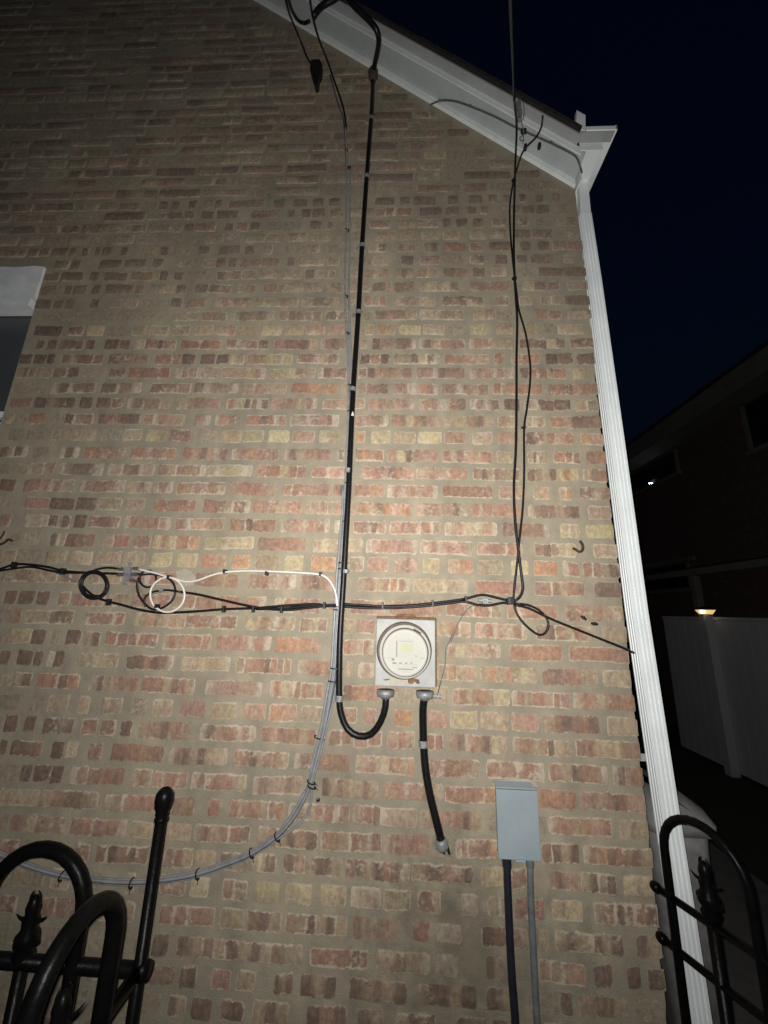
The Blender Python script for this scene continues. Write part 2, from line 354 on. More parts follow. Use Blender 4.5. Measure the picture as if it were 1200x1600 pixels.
ROWS = {
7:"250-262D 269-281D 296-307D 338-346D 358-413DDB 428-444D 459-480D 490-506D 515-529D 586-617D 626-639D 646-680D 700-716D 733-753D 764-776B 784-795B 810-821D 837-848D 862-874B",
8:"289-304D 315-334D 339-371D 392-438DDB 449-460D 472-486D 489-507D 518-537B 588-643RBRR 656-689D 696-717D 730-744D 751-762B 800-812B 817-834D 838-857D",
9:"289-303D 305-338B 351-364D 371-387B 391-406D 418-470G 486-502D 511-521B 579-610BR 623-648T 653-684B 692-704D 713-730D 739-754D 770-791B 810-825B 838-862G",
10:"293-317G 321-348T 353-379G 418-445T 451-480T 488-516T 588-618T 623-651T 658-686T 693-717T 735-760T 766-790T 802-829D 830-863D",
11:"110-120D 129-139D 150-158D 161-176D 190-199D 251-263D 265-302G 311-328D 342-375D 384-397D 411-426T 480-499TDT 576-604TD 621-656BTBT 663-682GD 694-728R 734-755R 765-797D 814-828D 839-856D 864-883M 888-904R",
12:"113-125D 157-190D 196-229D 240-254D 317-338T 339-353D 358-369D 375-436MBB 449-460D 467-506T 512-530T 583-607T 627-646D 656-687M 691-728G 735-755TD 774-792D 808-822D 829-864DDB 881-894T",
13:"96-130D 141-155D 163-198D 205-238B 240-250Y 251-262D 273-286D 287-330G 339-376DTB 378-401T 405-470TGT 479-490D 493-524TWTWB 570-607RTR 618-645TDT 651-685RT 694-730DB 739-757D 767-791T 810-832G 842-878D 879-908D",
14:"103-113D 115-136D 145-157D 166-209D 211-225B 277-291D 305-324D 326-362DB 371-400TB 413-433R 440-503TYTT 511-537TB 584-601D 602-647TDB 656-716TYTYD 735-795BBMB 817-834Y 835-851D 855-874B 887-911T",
15:"85-98D 105-117D 142-155D 172-190T 195-215T 268-285D 291-320B 335-392WRBMB 400-466YYYBT 472-529TDDT 569-604RTR 620-680WMMMYT 691-755DBDBB 774-795B 812-832T 844-879TG 883-915D",
16:"160-210G 212-255G 315-354BM 364-427WDBDW 437-502BDBTB 509-545DB 586-650DRBT 657-725WTBB 740-772TB 775-800G 835-854R 857-876R 887-915T",
17:"55-97D 107-130B 136-163Y 168-195G 207-229T 233-263T 271-298T 305-333T 336-369TP 374-403T 409-440Y 445-475T 479-508P 512-538P 572-584T 591-618OT 625-658Y 661-695T 700-728G 736-760Y 776-801T 812-838T 848-870G 872-912T",
18:"58-68D 75-89D 95-130BDB 136-148D 165-185D 187-203D 211-226T 228-275RBDRT 283-345RRBR 354-420BTBD 429-496MBBDT 501-540WRDB 564-572T 582-650DMTDDW 655-725WDTOBB 733-802WRMTTG 812-855DBD 855-882YD 890-923B",
19:"54-73D 75-85D 98-161BWDDB 171-210DB 210-232B 244-268R 270-285M 285-304D 314-336D 340-357D 359-382YT 387-456BBYTY 464-529BBTB 564-608DPD 615-685TTDYDW 694-764RMPTT 772-785R 800-843TRO 853-870D 872-894D 902-927D",
20:"60-82T 85-123BD 130-165G 172-195B 201-265RBMR 275-342WBTWTG 347-415TTTYBW 421-492TTYBT 498-540WDPM 561-572B 575-642DPBBTB 651-724BBWDBB 734-776WBRW 776-803BTW 812-855DRB 855-864T 864-883R 895-917YT",
21:"20-72G 80-148WDBB 160-221DBW 236-298DBM 305-372DWBBBW 379-447TPTT 456-528RROPO 535-548T 559-606TMBD 614-684MBWWRBW 691-762BBWBTB 770-846RPPRPR 857-932BRDPRB",
22:"18-50B 54-72D 73-119TDD 125-144D 152-173D 175-192B 200-268WDBBT 275-343YBBM 355-419RWYDBWD 425-495PBBYBW 505-570PPPT 577-647PMTPMW 654-727WRBWWRD 735-780WBWD 789-812D 820-839DTW 843-865D 866-890D 899-935TG",
23:"8-22T 25-45G 46-72R 80-100G 102-145DBB 155-219BMDD 226-288RWRPT 305-328MW 336-369WRPB 384-447RRDRWM 454-529TBWBRBW 555-606PMBW 612-689MBYRDMT 694-771WTYBDT 779-806PT 822-850TYM 860-879R 879-895P 895-938DB",
24:"15-35G 40-70G 80-108G 110-148T 160-190G 193-222T 230-260YT 265-298M 305-338GT 345-376T 380-411Y 420-451Y 457-490P 499-529YT 555-570O 581-610Y 615-648T 655-689Y 695-727P 739-769T 777-808P 822-850DM 854-896RPR 906-939OP",
25:"0-43DWDW 53-75G 94-123WDW 133-195RBBT 204-275RRWMPR 286-355RPDPWM 362-435WBOPB 444-517WDTRBM 526-537WD 555-599MOPR 606-684PYDMPP 691-768RWMPPR 776-800T 825-855TDTT 865-882R 884-905RB 915-941BR",
26:"0-15G 15-42G 46-85TGWB 93-162WDDDW 170-240WTBDWT 248-322BTBBTW 325-394TYYYW 401-478PRRYRM 487-540RRPP 566-646PRMDRP 652-729TRRTRRR 740-812BDTBTTR 824-903DBTDYOY 912-946TBR",
27:"0-25D 38-63M 65-115MWRWG 125-195WMBBW 200-269TBWTBW 278-352RTMRRT 359-431PRRRT 441-515PRPPM 522-537RD 555-600RPOP 606-684WMWRBRW 692-770RRRRB 780-820PTPT 835-860TOW 875-893TO 905-951BBTB",
28:"5-18G 38-78MM 79-117D 120-150D 155-190T 195-225T 242-305RBRR 318-341R 341-390BTRDW 396-471RMRYRR 476-536TTPTP 545-556T 560-642OPDOPO 651-731PBRTPDG 737-813RWRPRPO 826-905WBDBTBD 919-955TTT",
29:"0-16M 38-76WGW 77-109DWD 117-135D 140-187MDM 195-267WRPPRPW 276-350RWPPRT 360-431RBDRRR 439-515WBRWRBW 522-533W 552-602RMWDP 610-687PRPRWRRT 696-776TPTTYOW 785-857MDRMBW 877-904YT 915-958YY",
30:"38-65G 80-103DWT 104-148DBR 158-178T 179-201R 210-235B 239-310YRYRRO 320-396YYTYY 404-478BMRRRP 489-566TYTTYT 573-651WPRPMMW 658-739TRWRRRT 746-815PMRMRP 835-860BD 860-900BTY 926-961TPT",
31:"0-25T 26-64G 72-104T 112-144TY 152-188T 195-225T 235-268Y 276-308Y 315-352OP 364-390O 400-435T 445-474Y 486-523O 546-568T 574-606P 618-652PBP 661-686Y 692-695W 700-739TOO 747-784T 799-825Y 834-871OO 880-905WR 911-963RBTD",
32:"5-75GBT 75-90T 95-125MB 140-190TYT 200-288MRR 305-370BRRTR 389-462BRTWMW 471-523BDBP 559-641TBTBOBW 647-731TTYTTW 742-812RRRRM 836-913BRBTRB 930-968DD",
33:"8-25D 29-53D 59-78D 93-110RT 115-163MRT 170-203TBT 207-265MRPR 270-340TRPR 345-375R 385-415RW 430-500WRTRM 515-527P 548-600MP 610-690MRRP 698-782RRPRRT 793-870PRRRR 884-972BRTRTT",
34:"0-33GB 39-114TGDD 134-195MBMR 208-262YTOBT 263-290PT 292-370BRBPMB 385-460YTBTWBT 470-511BYM 559-586M 684-735TOT 744-823PRWRTRW 838-925BDRTRT 942-977TTT",
35:"0-15G 15-48T 50-70D 80-95G 104-125D 132-156TD 166-200RM 201-246MRM 255-329WRTORP 338-422RRRWRW 430-465O 466-501OP 537-583RPTRW 700-782PYTPTBW 796-878RRRRR 890-980RRRRB",
36:"0-15D 28-50D 54-66D 75-86W 85-98D 124-185TTYTT 198-270DDRDBW 284-360TTYTTW 370-455TMRRDRMP 465-515WRR 541-550T 561-584WPW 685-742TOTP 750-839TOTOTYT 848-935BDMRTT 944-984TT",
37:"0-20G 22-48TD 60-123RRDR 140-215GDTPRPR 222-304RBRTBRT 322-409WPPMPPW 421-505WRYTBRTR 537-594DROPP 672-698T 707-795PRTRRTYY 801-889WRTRRTRM 896-987WRRTRRR",
38:"50-70G 75-108T 122-140T 160-190T 207-230G 240-270T 282-321M 332-369T 382-415P 422-464OP 470-505T 537-557P 568-588P 616-645O 670-698P 705-746Y 752-794T 800-840P 847-936TRDBRD 949-992T",
39:"8-28D 40-55D 70-115DDGD 128-151B 158-180B 190-206D 217-298TBBDPRT 314-398WDPRRWRW 409-493RPBBRTR 515-550BR 554-595PM 606-648PRT 668-692RM 702-792PDWRRDYT 802-892WRRTRDYT 900-996BRTTYBB",
40:"0-10D 19-65DDB 82-100D 102-120T 140-160B 175-255BRRRB 265-354WBDTDTTW 365-450RRDTBRT 460-545WBRRRR 556-648TPMTYMOTO 670-750MRRRT 760-850RMMRRW 859-948RTDRRW 957-1002WDMR",
41:"34-50D 54-78D 81-99D 110-136WB 139-194BRB 207-237TBT 240-293PRRP 300-383WBRRRT 397-472WBTTBT 503-589DTBTYTBT 600-692PRPPRTW 696-774RRRRO 842-898RRRR 906-1005PBTRDRPP",
42:"0-60TT 65-152TBDDT 162-250WTRRR 270-303BB 325-344R 360-444RTRRTBO 452-506WBTR 507-545RWB 554-650TRBTTTT 656-750TMPPRDT 859-955WRRTRPR 967-1010TGT",
43:"18-35B 38-100TBTB 113-196BRMRRW 205-238T 262-297T 304-390WBTBRB 402-495TBTDPD 503-596RRTRBWB 601-670WBRBRP 713-778WRPRDO 847-905BDTD 911-1014WBOBRBDT",
44:"0-28M 118-140B 150-232BDBDB 258-300MBT 302-335T 345-397DTG 398-430YTDD 445-533DPTDDT 542-640MDTDRDT 645-740TDDPPD 752-786TY 800-822B 860-905BDPP 908-962TDTD 975-1019YTY",
45:"80-110T 120-160G 195-210T 250-289P 299-325Y 347-385PT 399-436Y 447-487TY 500-541YT 548-595WTT 599-640TT 655-688BBT 721-745W 805-850MMR 863-910TY 927-1024TRDBRD",
46:"0-25B 67-85B 90-115M 195-210T 250-334BMPP 345-438TTWBDT 447-542BTDTDT 551-625BTTBT 647-670MM 682-720WW 754-790DB 798-822T 842-857Y 868-972TDTTDTD 995-1030DT",
47:"240-262D 278-372DTBTD 375-472TDTBGT 485-575RRRRMDM 588-670TTBTTW 682-714W 760-785DT 842-915PTPP 930-955D 982-1000D 1012-1035D",
48:"235-272B 282-306D 332-360M 370-398T 430-457DTD 470-525DTD 547-635DTMTD 652-720TDDT 721-743D 762-800DT 878-895D 905-980TBDT",
49:"262-290DT 300-330D 345-380BD 395-450TDT 480-540DRD 560-600DT 620-680TDD 715-760D 770-800D 850-880T 900-970TDT",
}
def brick_geo(w, h, code, rnd, soft=.0):
    """a worn brick face standing a few mm proud of the joint; local x,z centred, face towards -y"""
    segs = []
    for ch in code:
        if segs and segs[-1][0] == ch: segs[-1][1] += 1.0
        else: segs.append([ch, .45 if ch == 'W' else 1.0])
    tot = sum(s[1] for s in segs); rimw = min(.0065, w*.16); faint = code.strip('G') == ''
    cols = []; u = 0.0
    ends = [-w/2 + rimw]; mids = []
    for ch, wt in segs:
        u += wt; ends.append(-w/2 + rimw + (w-2*rimw)*u/tot)
        k = rnd.uniform(.87, 1.13); mids.append(tuple(min(.8, x*k) for x in PAL[ch]))
    mean = [sum(c[q] for c in mids)/len(mids)*.85 + PAL['G'][q]*.15 for q in range(3)]
    mids = [tuple(.74*c[q] + .26*mean[q] for q in range(3)) for c in mids]
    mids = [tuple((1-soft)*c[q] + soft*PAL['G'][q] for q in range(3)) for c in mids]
    cols = [(ends[0], mids[0], 0.0)]
    for n_, c in enumerate(mids):
        a, b = ends[n_], ends[n_+1]
        g = rnd.uniform(.16, .36); kk = rnd.uniform(.93, 1.05)
        cols.append((a + (b-a)*(g if n_ else .12), tuple(x*kk for x in c), 0.0))
        if b-a > .02: cols.append((b - (b-a)*(g if n_ < len(mids)-1 else .12), tuple(x*rnd.uniform(.93, 1.05) for x in c), 0.0))
        if n_ < len(mids)-1:
            c2 = mids[n_+1]; cols.append((b, tuple((c[q]+c2[q])/2 for q in range(3)), rnd.choice((0, 0, .25, .5, .8))))
        else: cols.append((b, c, 0.0))
    us = [(-w/2, cols[0][1], 1.0)] + cols + [(w/2, cols[-1][1], 1.0)]
    proud = rnd.uniform(.0008, .0034) if not faint else .0006
    rim = rnd.choice((.35, .6, .8, 1.0, 1.0, 1.1)) if set(code) != {'D'} else rnd.choice((.2, .3, .5, .8))
    rim = .25 if faint else rim; bb = rnd.choice((0, 0, 0, .12, .22, .3)) if set(code) != {'D'} else 0.0
    tilt = rnd.uniform(-.003, .003); V = []; C = []; E_ = []; n = len(us)
    rl, rr = rnd.choice((.05, .1, .16, .3)), rnd.choice((.05, .1, .16, .3))
    for i, (uu, c, al) in enumerate(us):
        end = i in (0, n-1); sh = (rl if i == 0 else rr) if end else 0.0
        jx = rnd.uniform(-.003, .003) if end else 0
        room = 0 if end else .38*min(us[i+1][0]-uu, uu-us[i-1][0])
        for j, f in enumerate((-.5, -.32, .32, .5)):
            outer = end or j in (0, 3)
            z = f*h*(1-sh) + tilt*uu/w*2 + (rnd.uniform(-.0028, .0028) if j in (0, 3) else rnd.uniform(-.0022, .0022))
            y = -.0005 if outer else -proud + rnd.uniform(-.0006, .0006)
            V.append((uu + jx + (rnd.uniform(-.0015, .0015) if end else rnd.uniform(-room, room)), y, z)); E_.append(1.0 if outer else 0.0); C.append((*c, rim*rnd.uniform(.7, 1.2) if outer else max(al*rim, bb*rnd.uniform(.6, 1.3))))
    F = []
    for i in range(n-1):
        for j in range(3):
            F.append((i*4+j, (i+1)*4+j, (i+1)*4+j+1, i*4+j+1))
    return V, F, C, E_
br = []; rnd = random.Random(11)
for k in range(-34, 61):
    z = zrow(k)
    if z < .05: continue
    header = k % 7 == 3
    CX = corner(z); xr = min(CX, (z + .03 - RA)/RB - .01)
    if xr < XL+.1: continue
    iv = []
    for tk in ROWS.get(k, '').split():
        d = tk.index('-'); i = len(tk)
        while tk[i-1].isalpha(): i -= 1
        x0, x1 = x_at(int(tk[:d]), z), x_at(int(tk[d+1:i]), z)
        if x1 > CX-.016: x1 = CX + rnd.uniform(-.001, .004)
        iv.append((x0, x1, tk[i:], True))
    iv.sort(); cur = XL; full = []
    def fill(a, b, pal):
        x = a + rnd.uniform(0, .05)
        while x < b-.04:
            L = rnd.uniform(.088, .102) if header else rnd.choice((.205, .2, .21, .195, .1))
            e = min(x+L, b)
            if e-x > .035: full.append((x, e, pal(), False))
            x = e + rnd.uniform(.010, .024)
    first = iv[0][0] if iv else None; last = iv[-1][1] if iv else None
    pl = (lambda: ''.join(rnd.choice('TTTYGMP') for _ in range(rnd.choice((1, 1, 2))))) if header else \
         (lambda: ''.join(rnd.choice('DDBBGMT' + ('GGGGG' if k < 8 else 'GG')) for _ in range(rnd.choice((1, 2, 3)))))
    gp = lambda: rnd.choice(('G', 'G', 'GT', 'TG', 'G'))
    if not iv: fill(XL, xr-.005, pl)
    else:
        fill(XL, first-.012, pl if k < 30 else gp)
        for (a, b, c, _), nx in zip(iv, iv[1:] + [(xr, 0, '', 0)]):
            full.append((a, b, c, True))
            if nx[0]-b > .075: fill(b+.012, nx[0]-.012, gp)
    for a, b, c, tr in full:
        b = min(b, max(xr, CX+.004 if z < rake(CX)-.04 else xr))
        if b-a < .012: continue
        if a < WX+.02 and WZ0-.03 < z < WZ1+.03:
            if b < WX+.05: continue
            a = max(a, WX+.004)
        h = rnd.uniform(.0500, .0565)*(1.06 if header else 1.0)
        p0 = proj(a, 0, z); p1 = proj(b, 0, z); area = (p1[0]-p0[0])*abs(proj((a+b)/2, 0, z-h/2)[1]-proj((a+b)/2, 0, z+h/2)[1])
        if p1[0] < 4 or p0[0] > 1196 or p0[1] > 1596 or p0[1] < 4: area *= .01
        br.append((area, (a+b)/2, z + rnd.uniform(-.0012, .0012), min(b-a+.006, 2*(CX+.004-(a+b)/2)), h, c))
br.sort(key=lambda t: -t[0])
def colour_mesh(name, V, F, C, E_):
    me = bpy.data.meshes.new(name); me.from_pydata(V, [], F); me.update()
    at_ = me.color_attributes.new('brick_colour', 'FLOAT_COLOR', 'POINT')
    at_.data.foreach_set('color', [q for c in C for q in c])
    ed = me.attributes.new('joint_edge', 'FLOAT', 'POINT'); ed.data.foreach_set('value', E_)
    me.materials.append(M['brick'])
    me.polygons.foreach_set('use_smooth', [True]*len(me.polygons))
    return me
SV, SF, SC, SE = [], [], [], []
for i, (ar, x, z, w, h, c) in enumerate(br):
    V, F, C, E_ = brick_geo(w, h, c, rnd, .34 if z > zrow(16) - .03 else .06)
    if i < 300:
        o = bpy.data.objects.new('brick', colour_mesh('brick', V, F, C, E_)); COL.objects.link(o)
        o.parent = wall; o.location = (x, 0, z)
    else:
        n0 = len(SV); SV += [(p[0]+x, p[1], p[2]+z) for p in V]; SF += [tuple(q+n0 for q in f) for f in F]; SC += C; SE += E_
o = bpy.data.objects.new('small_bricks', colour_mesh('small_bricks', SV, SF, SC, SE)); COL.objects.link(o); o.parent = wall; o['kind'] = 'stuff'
print('bricks', len(br), 'stuff verts', len(SV))
# white caulk and cement smears on the wall
def smear(pxs, off=.0022, name='cement_smear', m='caulk'):
    bm = bmesh.new(); ps = [at(x, y, off) for x, y in pxs]; c = sum(ps, Vector())/len(ps)
    prism(bm, [p + Vector((0, -.0015, 0)) for p in ps], (0, .004, 0)); return child(name, bm, M[m], wall)
smear([(768,1226),(774,1219),(790,1218),(800,1213),(812,1216),(826,1217),(838,1223),(842,1229),(806,1227)])
smear([(275,893),(292,888),(300,893),(307,903),(302,914),(290,917),(279,910)])

# ---- white window at the left edge
win = child('window', prism(bmesh.new(), [(XL, .10, WZ0), (WX, .10, WZ0), (WX, .10, WZ1), (XL, .10, WZ1)], (0, .10, 0)), M['nglass'], house)
bm = bmesh.new()
for (y0, y1, z0, z1, xr_) in ((-.010, .05, 3.115, 3.285, WX), (-.018, .05, 3.070, 3.106, WX-.010)):
    pts = [(XL, y0, z0), (xr_-.004, y0, z0), (xr_, y0, z1)]
    x = xr_
    if z1 > 3.2:
        while x > XL+.1:
            x -= .05; pts.append((x, y0, z1 + rs.uniform(-.006, .008)))
    pts.append((XL, y0, z1)); prism(bm, pts, (0, y1-y0, 0))
child('lintel', bm, M['lintel'], win)
bm = bmesh.new(); box(bm, XL, WX-.001, .055, .06, 2.585, 3.07); child('screen', bm, M['glass'], win)
bm = bmesh.new(); box(bm, XL, WX-.001, .045, .075, 2.555, 2.583, .003); box(bm, XL, WX-.001, .050, .08, 2.515, 2.535, .003); child('meeting_rail', bm, M['whitetrim'], win)

# ---- white rake trim, soffit, roof edge
def rake_run(y0, y1, z0, z1, x0, x1):
    """bar following the roof slope, z given as height over the rake line"""
    bm = bmesh.new()
    prism(bm, [(x0, y0, rake(x0)+z0), (x1, y0, rake(x1)+z0), (x1, y0, rake(x1)+z1), (x0, y0, rake(x0)+z1)], (0, y1-y0, 0)); return bm
XT = -3.0
child('frieze_board', rake_run(-.018, -.001, 0, .050, XT, .765), M['whitetrim'], house)
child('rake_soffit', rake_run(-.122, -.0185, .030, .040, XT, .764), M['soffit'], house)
child('rake_fascia', rake_run(-.126, -.1225, .0, .045, XT, .742), M['whitetrim'], house)
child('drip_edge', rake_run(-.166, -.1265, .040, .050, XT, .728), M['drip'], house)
bm = rake_run(-.180, .5, .052, .068, XT, .72)
rf = child('roof', bm, M['shingle'], house)
bm = bmesh.new(); prism(bm, [(XT, .5, rake(XT)+.052), (.72, .5, rake(.72)+.052), (.72, .5, rake(.72)+.068), (XT, .5, rake(XT)+.068)], (0, 8.5, 0)); child('roof_slope', bm, M['shingle'], rf)
# rough shingle butts showing over the drip edge
bm = bmesh.new(); x = XT
while x < .70:
    L = rs.uniform(.05, .11); h = rs.uniform(.003, .012)
    prism(bm, [(x, -.182, rake(x)+.0685), (x+L-.004, -.182, rake(x+L)+.0685), (x+L-.004, -.182, rake(x+L)+.0685+h), (x, -.182, rake(x)+.0685+h)], (0, .2, 0)); x += L
o = child('shingle_edge', bm, M['shingle'], rf); o['kind'] = 'stuff'
# boxed eave running back along the side wall
bm = bmesh.new(); box(bm, .768, .838, -.12, 9, 3.752, 3.758); child('eave_soffit', bm, M['whitetrim'], house)
bm = bmesh.new(); box(bm, .7425, .838, -.126, -.1205, 3.748, 3.794); child('eave_fascia', bm, M['whitetrim'], house)
bm = bmesh.new()
box(bm, .752, .879, -.172, -.1665, 3.790, 3.812, .002)
box(bm, .8385, .872, -.126, 9, 3.788, 3.796); box(bm, .8725, .879, -.172, 9, 3.788, 3.815, .001)
gut = child('gutter', bm, M['white'], house)
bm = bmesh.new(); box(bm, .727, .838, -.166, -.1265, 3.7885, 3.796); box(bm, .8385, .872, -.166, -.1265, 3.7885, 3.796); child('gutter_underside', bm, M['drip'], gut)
bm = bmesh.new(); prism(bm, [(.712, -.168, 3.808), (.750, -.168, 3.795), (.758, -.168, 3.885), (.724, -.168, 3.915)], (0, .02, 0)); child('gutter_end_cap', bm, M['white'], gut)
bm = bmesh.new(); box(bm, .772, .780, -.05, .4, 3.69, 3.752); child('corner_board', bm, M['whitetrim'], house)

# ---- white corrugated downspout, leaning out towards its foot
ds = thing('downspout', 'tall white ribbed downspout running down the right corner of the brick wall', 'downspout', (.80, .02, 0))
def ds_section(cx, y):
    w, dp = .055, .052; p = []
    for k in range(3):                                  # left flank, back to front
        b = dp*(.86 - .27*k); p += [(cx-w/2, y+b), (cx-w/2+.0035, y+b-.002), (cx-w/2+.0035, y+b-.004), (cx-w/2, y+b-.006)]
    p += [(cx-w/2, y+.006), (cx-w/2+.004, y)]
    for k in range(3):                                  # front
        a = cx-w/2 + w*(.20 + .24*k); p += [(a, y), (a+.002, y+.0035), (a+.004, y+.0035), (a+.006, y)]
    p += [(cx+w/2-.004, y), (cx+w/2, y+.006), (cx+w/2, y+dp-.004), (cx+w/2-.004, y+dp), (cx-w/2+.004, y+dp), (cx-w/2, y+dp-.003)]
    return p
lv = [(3.565, .808), (3.20, .814), (2.43, .8195), (1.82, .8215), (1.36, .8315), (.86, .8425), (.4, .851), (.10, .857)]
bm = bmesh.new(); prev = None
for z, cx in lv:
    r = [bm.verts.new((x, y, z)) for x, y in ds_section(cx, .004)]
    if prev:
        for i in range(len(r)): bm.faces.new((prev[i], prev[(i+1) % len(r)], r[(i+1) % len(r)], r[i]))
    else: bm.faces.new(r)
    prev = r
bm.faces.new(prev[::-1]); child('pipe', bm, M['white'], ds)
bm = bmesh.new(); prism(bm, [(.784, .010, 3.55), (.832, .010, 3.55), (.836, .008, 3.752), (.796, .008, 3.752)], (0, .045, 0)); child('elbow', bm, M['white'], ds)
bm = bmesh.new(); prism(bm, [(.770, .03, 3.60), (.782, .03, 3.575), (.794, .03, 3.735), (.778, .03, 3.735)], (0, .05, 0)); child('outlet', bm, M['whitetrim'], ds)
for z in (3.2, 1.35):
    bm = bmesh.new(); box(bm, .739, .81, .057, .060, z, z+.022); child('strap', bm, M['drip'], ds)

# ------------------------------------------------------------------ electric meter
mt = thing('electric_meter', 'grey steel electric meter box with round white meter, rusty along its top', 'electric meter', at(634, 1020, 0))
OFF = .085
tl, tr_, brr, bl = at(588, 967, OFF), at(681, 968, OFF), at(680, 1077, OFF), at(586, 1070, OFF)
xL, xR, zT, zB = (tl.x+bl.x)/2, (tr_.x+brr.x)/2, (tl.z+tr_.z)/2, (bl.z+brr.z)/2
bm = bmesh.new(); box(bm, xL, xR, -OFF, -.001, zB, zT, .004); child('enclosure', bm, M['steel'], mt)
bm = bmesh.new(); box(bm, xL-.001, xR+.003, -OFF-.003, -.002, zT+.0005, zT+.007, .001); box(bm, xR+.0005, xR+.003, -OFF-.003, -.002, zB+.006, zT, .0005)
child('lid_flange', bm, M['rust'], mt)
xc = (xL+xR)/2
bm = bmesh.new(); prism(bm, [(xc-.036, -.075, zT+.0075), (xc+.036, -.075, zT+.0075), (xc+.030, -.075, zT+.014), (xc+.022, -.075, zT+.017), (xc-.022, -.075, zT+.016), (xc-.030, -.075, zT+.014)], (0, .06, 0)); child('hub_cover', bm, M['rust'], mt)
C0 = at(632.5, 1017, OFF); PX = (at(642.5, 1017, OFF).x - at(632.5, 1017, OFF).x)/10   # metres per photo pixel there
AX = (0, -1, 0)
bm = bmesh.new(); lathe(bm, [(0, .0005), (42.6*PX, .0005), (43.0*PX, .004), (41.6*PX, .010), (39*PX, .010), (37*PX, .004)], C0 + Vector((-.0022, 0, .0026)), AX, 48); child('mounting_ring_shade', bm, M['shade'], mt, True)  # dark ring shifted up-left: the meter's shadow crescent built in as colour
bm = bmesh.new(); lathe(bm, [(37*PX, .003), (40.2*PX, .010), (39.9*PX, .017), (38.5*PX, .021), (35.6*PX, .021), (34.8*PX, .016)], C0, AX, 48); child('sealing_ring', bm, M['meterw'], mt, True)
bm = bmesh.new(); lathe(bm, [(34.0*PX, .012), (34.0*PX, .050), (33.3*PX, .056), (32.2*PX, .056), (32.2*PX, .050)], C0, AX, 48); child('bezel', bm, M['meterw'], mt, True)
bm = bmesh.new(); lathe(bm, [(32.1*PX, .0505), (0, .0515)], C0, AX, 40); face = child('faceplate', bm, M['meterface'], mt)
bm = bmesh.new(); lathe(bm, [(33.2*PX, .0215), (35.9*PX, .0215), (35.9*PX, .0235), (33.6*PX, .0235)], C0 + Vector((.0012, 0, -.0018)), AX, 48); child('bezel_shade', bm, M['shade'], mt, True)  # dark band shifted down-right: painted shade line under the bezel
def plate(px0, px1, py0, py1, h, m, name, par=face, t=.0008):
    bm = bmesh.new(); o2 = OFF + .0515 + h
    a, b = at(px0, py0, o2), at(px1, py1, o2); box(bm, a.x, b.x, -o2, -o2+t, b.z, a.z); return child(name, bm, M[m], par)
plate(622, 648, 998, 1030, .0006, 'meterw', 'display_frame', t=.0012)
plate(625.5, 644.5, 1007, 1019, .0022, 'lcd', 'display', t=.0012)
bm = bmesh.new()
for (a, b, c, d) in ((618, 652, 1037.2, 1038.6), (622, 646, 1044.6, 1046.8), (612, 616, 1029, 1032), (613, 619, 1035, 1037.2), (624, 628, 1035.2, 1037), (633, 636, 1035.2, 1037), (641, 644, 1035, 1036.8), (626, 642, 1049.5, 1050.3), (602, 619, 1027.4, 1028.3), (656, 664, 1028, 1028.8), (619.4, 620.4, 1001, 1026), (624, 644, 1001.5, 1002.4), (644, 652, 1042.4, 1043.8)):
    o2 = OFF+.0521; p, q = at(a, c, o2), at(b, d, o2); box(bm, p.x, q.x, -o2, -o2+.0006, q.z, p.z)
child('printed_marks', bm, M['ink'], face)
bm = bmesh.new(); cc = at(650, 1025, OFF+.0515); lathe(bm, [(.0045, 0), (.0045, .003), (.003, .004), (0, .004)], cc, AX, 14); child('optical_port', bm, M['meterw'], face)
bm = bmesh.new(); lathe(bm, [(.0012, .0042), (0, .0046)], cc, AX, 8); child('port_lens', bm, M['inkd'], face)
a, b = at(646.5, 982.5, OFF+.022), at(658, 989.5, OFF+.022)
bm = bmesh.new(); tube(bm, [a, b], .0020, 6, False); child('ring_slot', bm, M['tie'], mt)
bm = bmesh.new(); o2 = OFF + .001
for blob in ([(637,1061),(641,1059),(648,1060),(655,1062),(656,1068),(652,1069),(648,1065),(644,1069),(638,1068)], [(598,1062),(607,1060.5),(610,1061.5),(603,1063.5)]):
    prism(bm, [at(x, y, o2) for x, y in blob], (0, .0008, 0))
child('rust_patch', bm, M['rust'], mt)
bm = bmesh.new(); prism(bm, [at(x, y, OFF+.0006) for x, y in ((606,1062),(612,1058),(622,1060),(632,1062),(640,1061),(646,1066),(640,1069),(628,1067),(616,1070),(608,1068))], (0, .0005, 0)); child('faded_sticker', bm, M['caulk'], mt)
def hub(px, py, m, name):
    c = at(px, py, .045); bm = bmesh.new(); lathe(bm, [(0, .002), (.0285, .002), (.0285, -.011), (.0265, -.0125), (.0265, -.0165), (.016, -.018), (.014, -.024), (0, -.024)], c, (0, 0, 1), 20); return child(name, bm, m, mt, True)
hub(602.5, 1079, M['zinc'], 'conduit_hub'); hb = hub(664, 1081, M['zinc'], 'conduit_hub')
bm = bmesh.new(); c = at(678, 1087, .05); tube(bm, [c + Vector((-.02, 0, 0)), c + Vector((.022, -.004, -.002))], .006, 8, False); tube(bm, [c + Vector((.012, -.006, -.008)), c + Vector((.016, -.006, .010))], .004, 6, False); child('ground_clamp', bm, M['zinc'], mt)

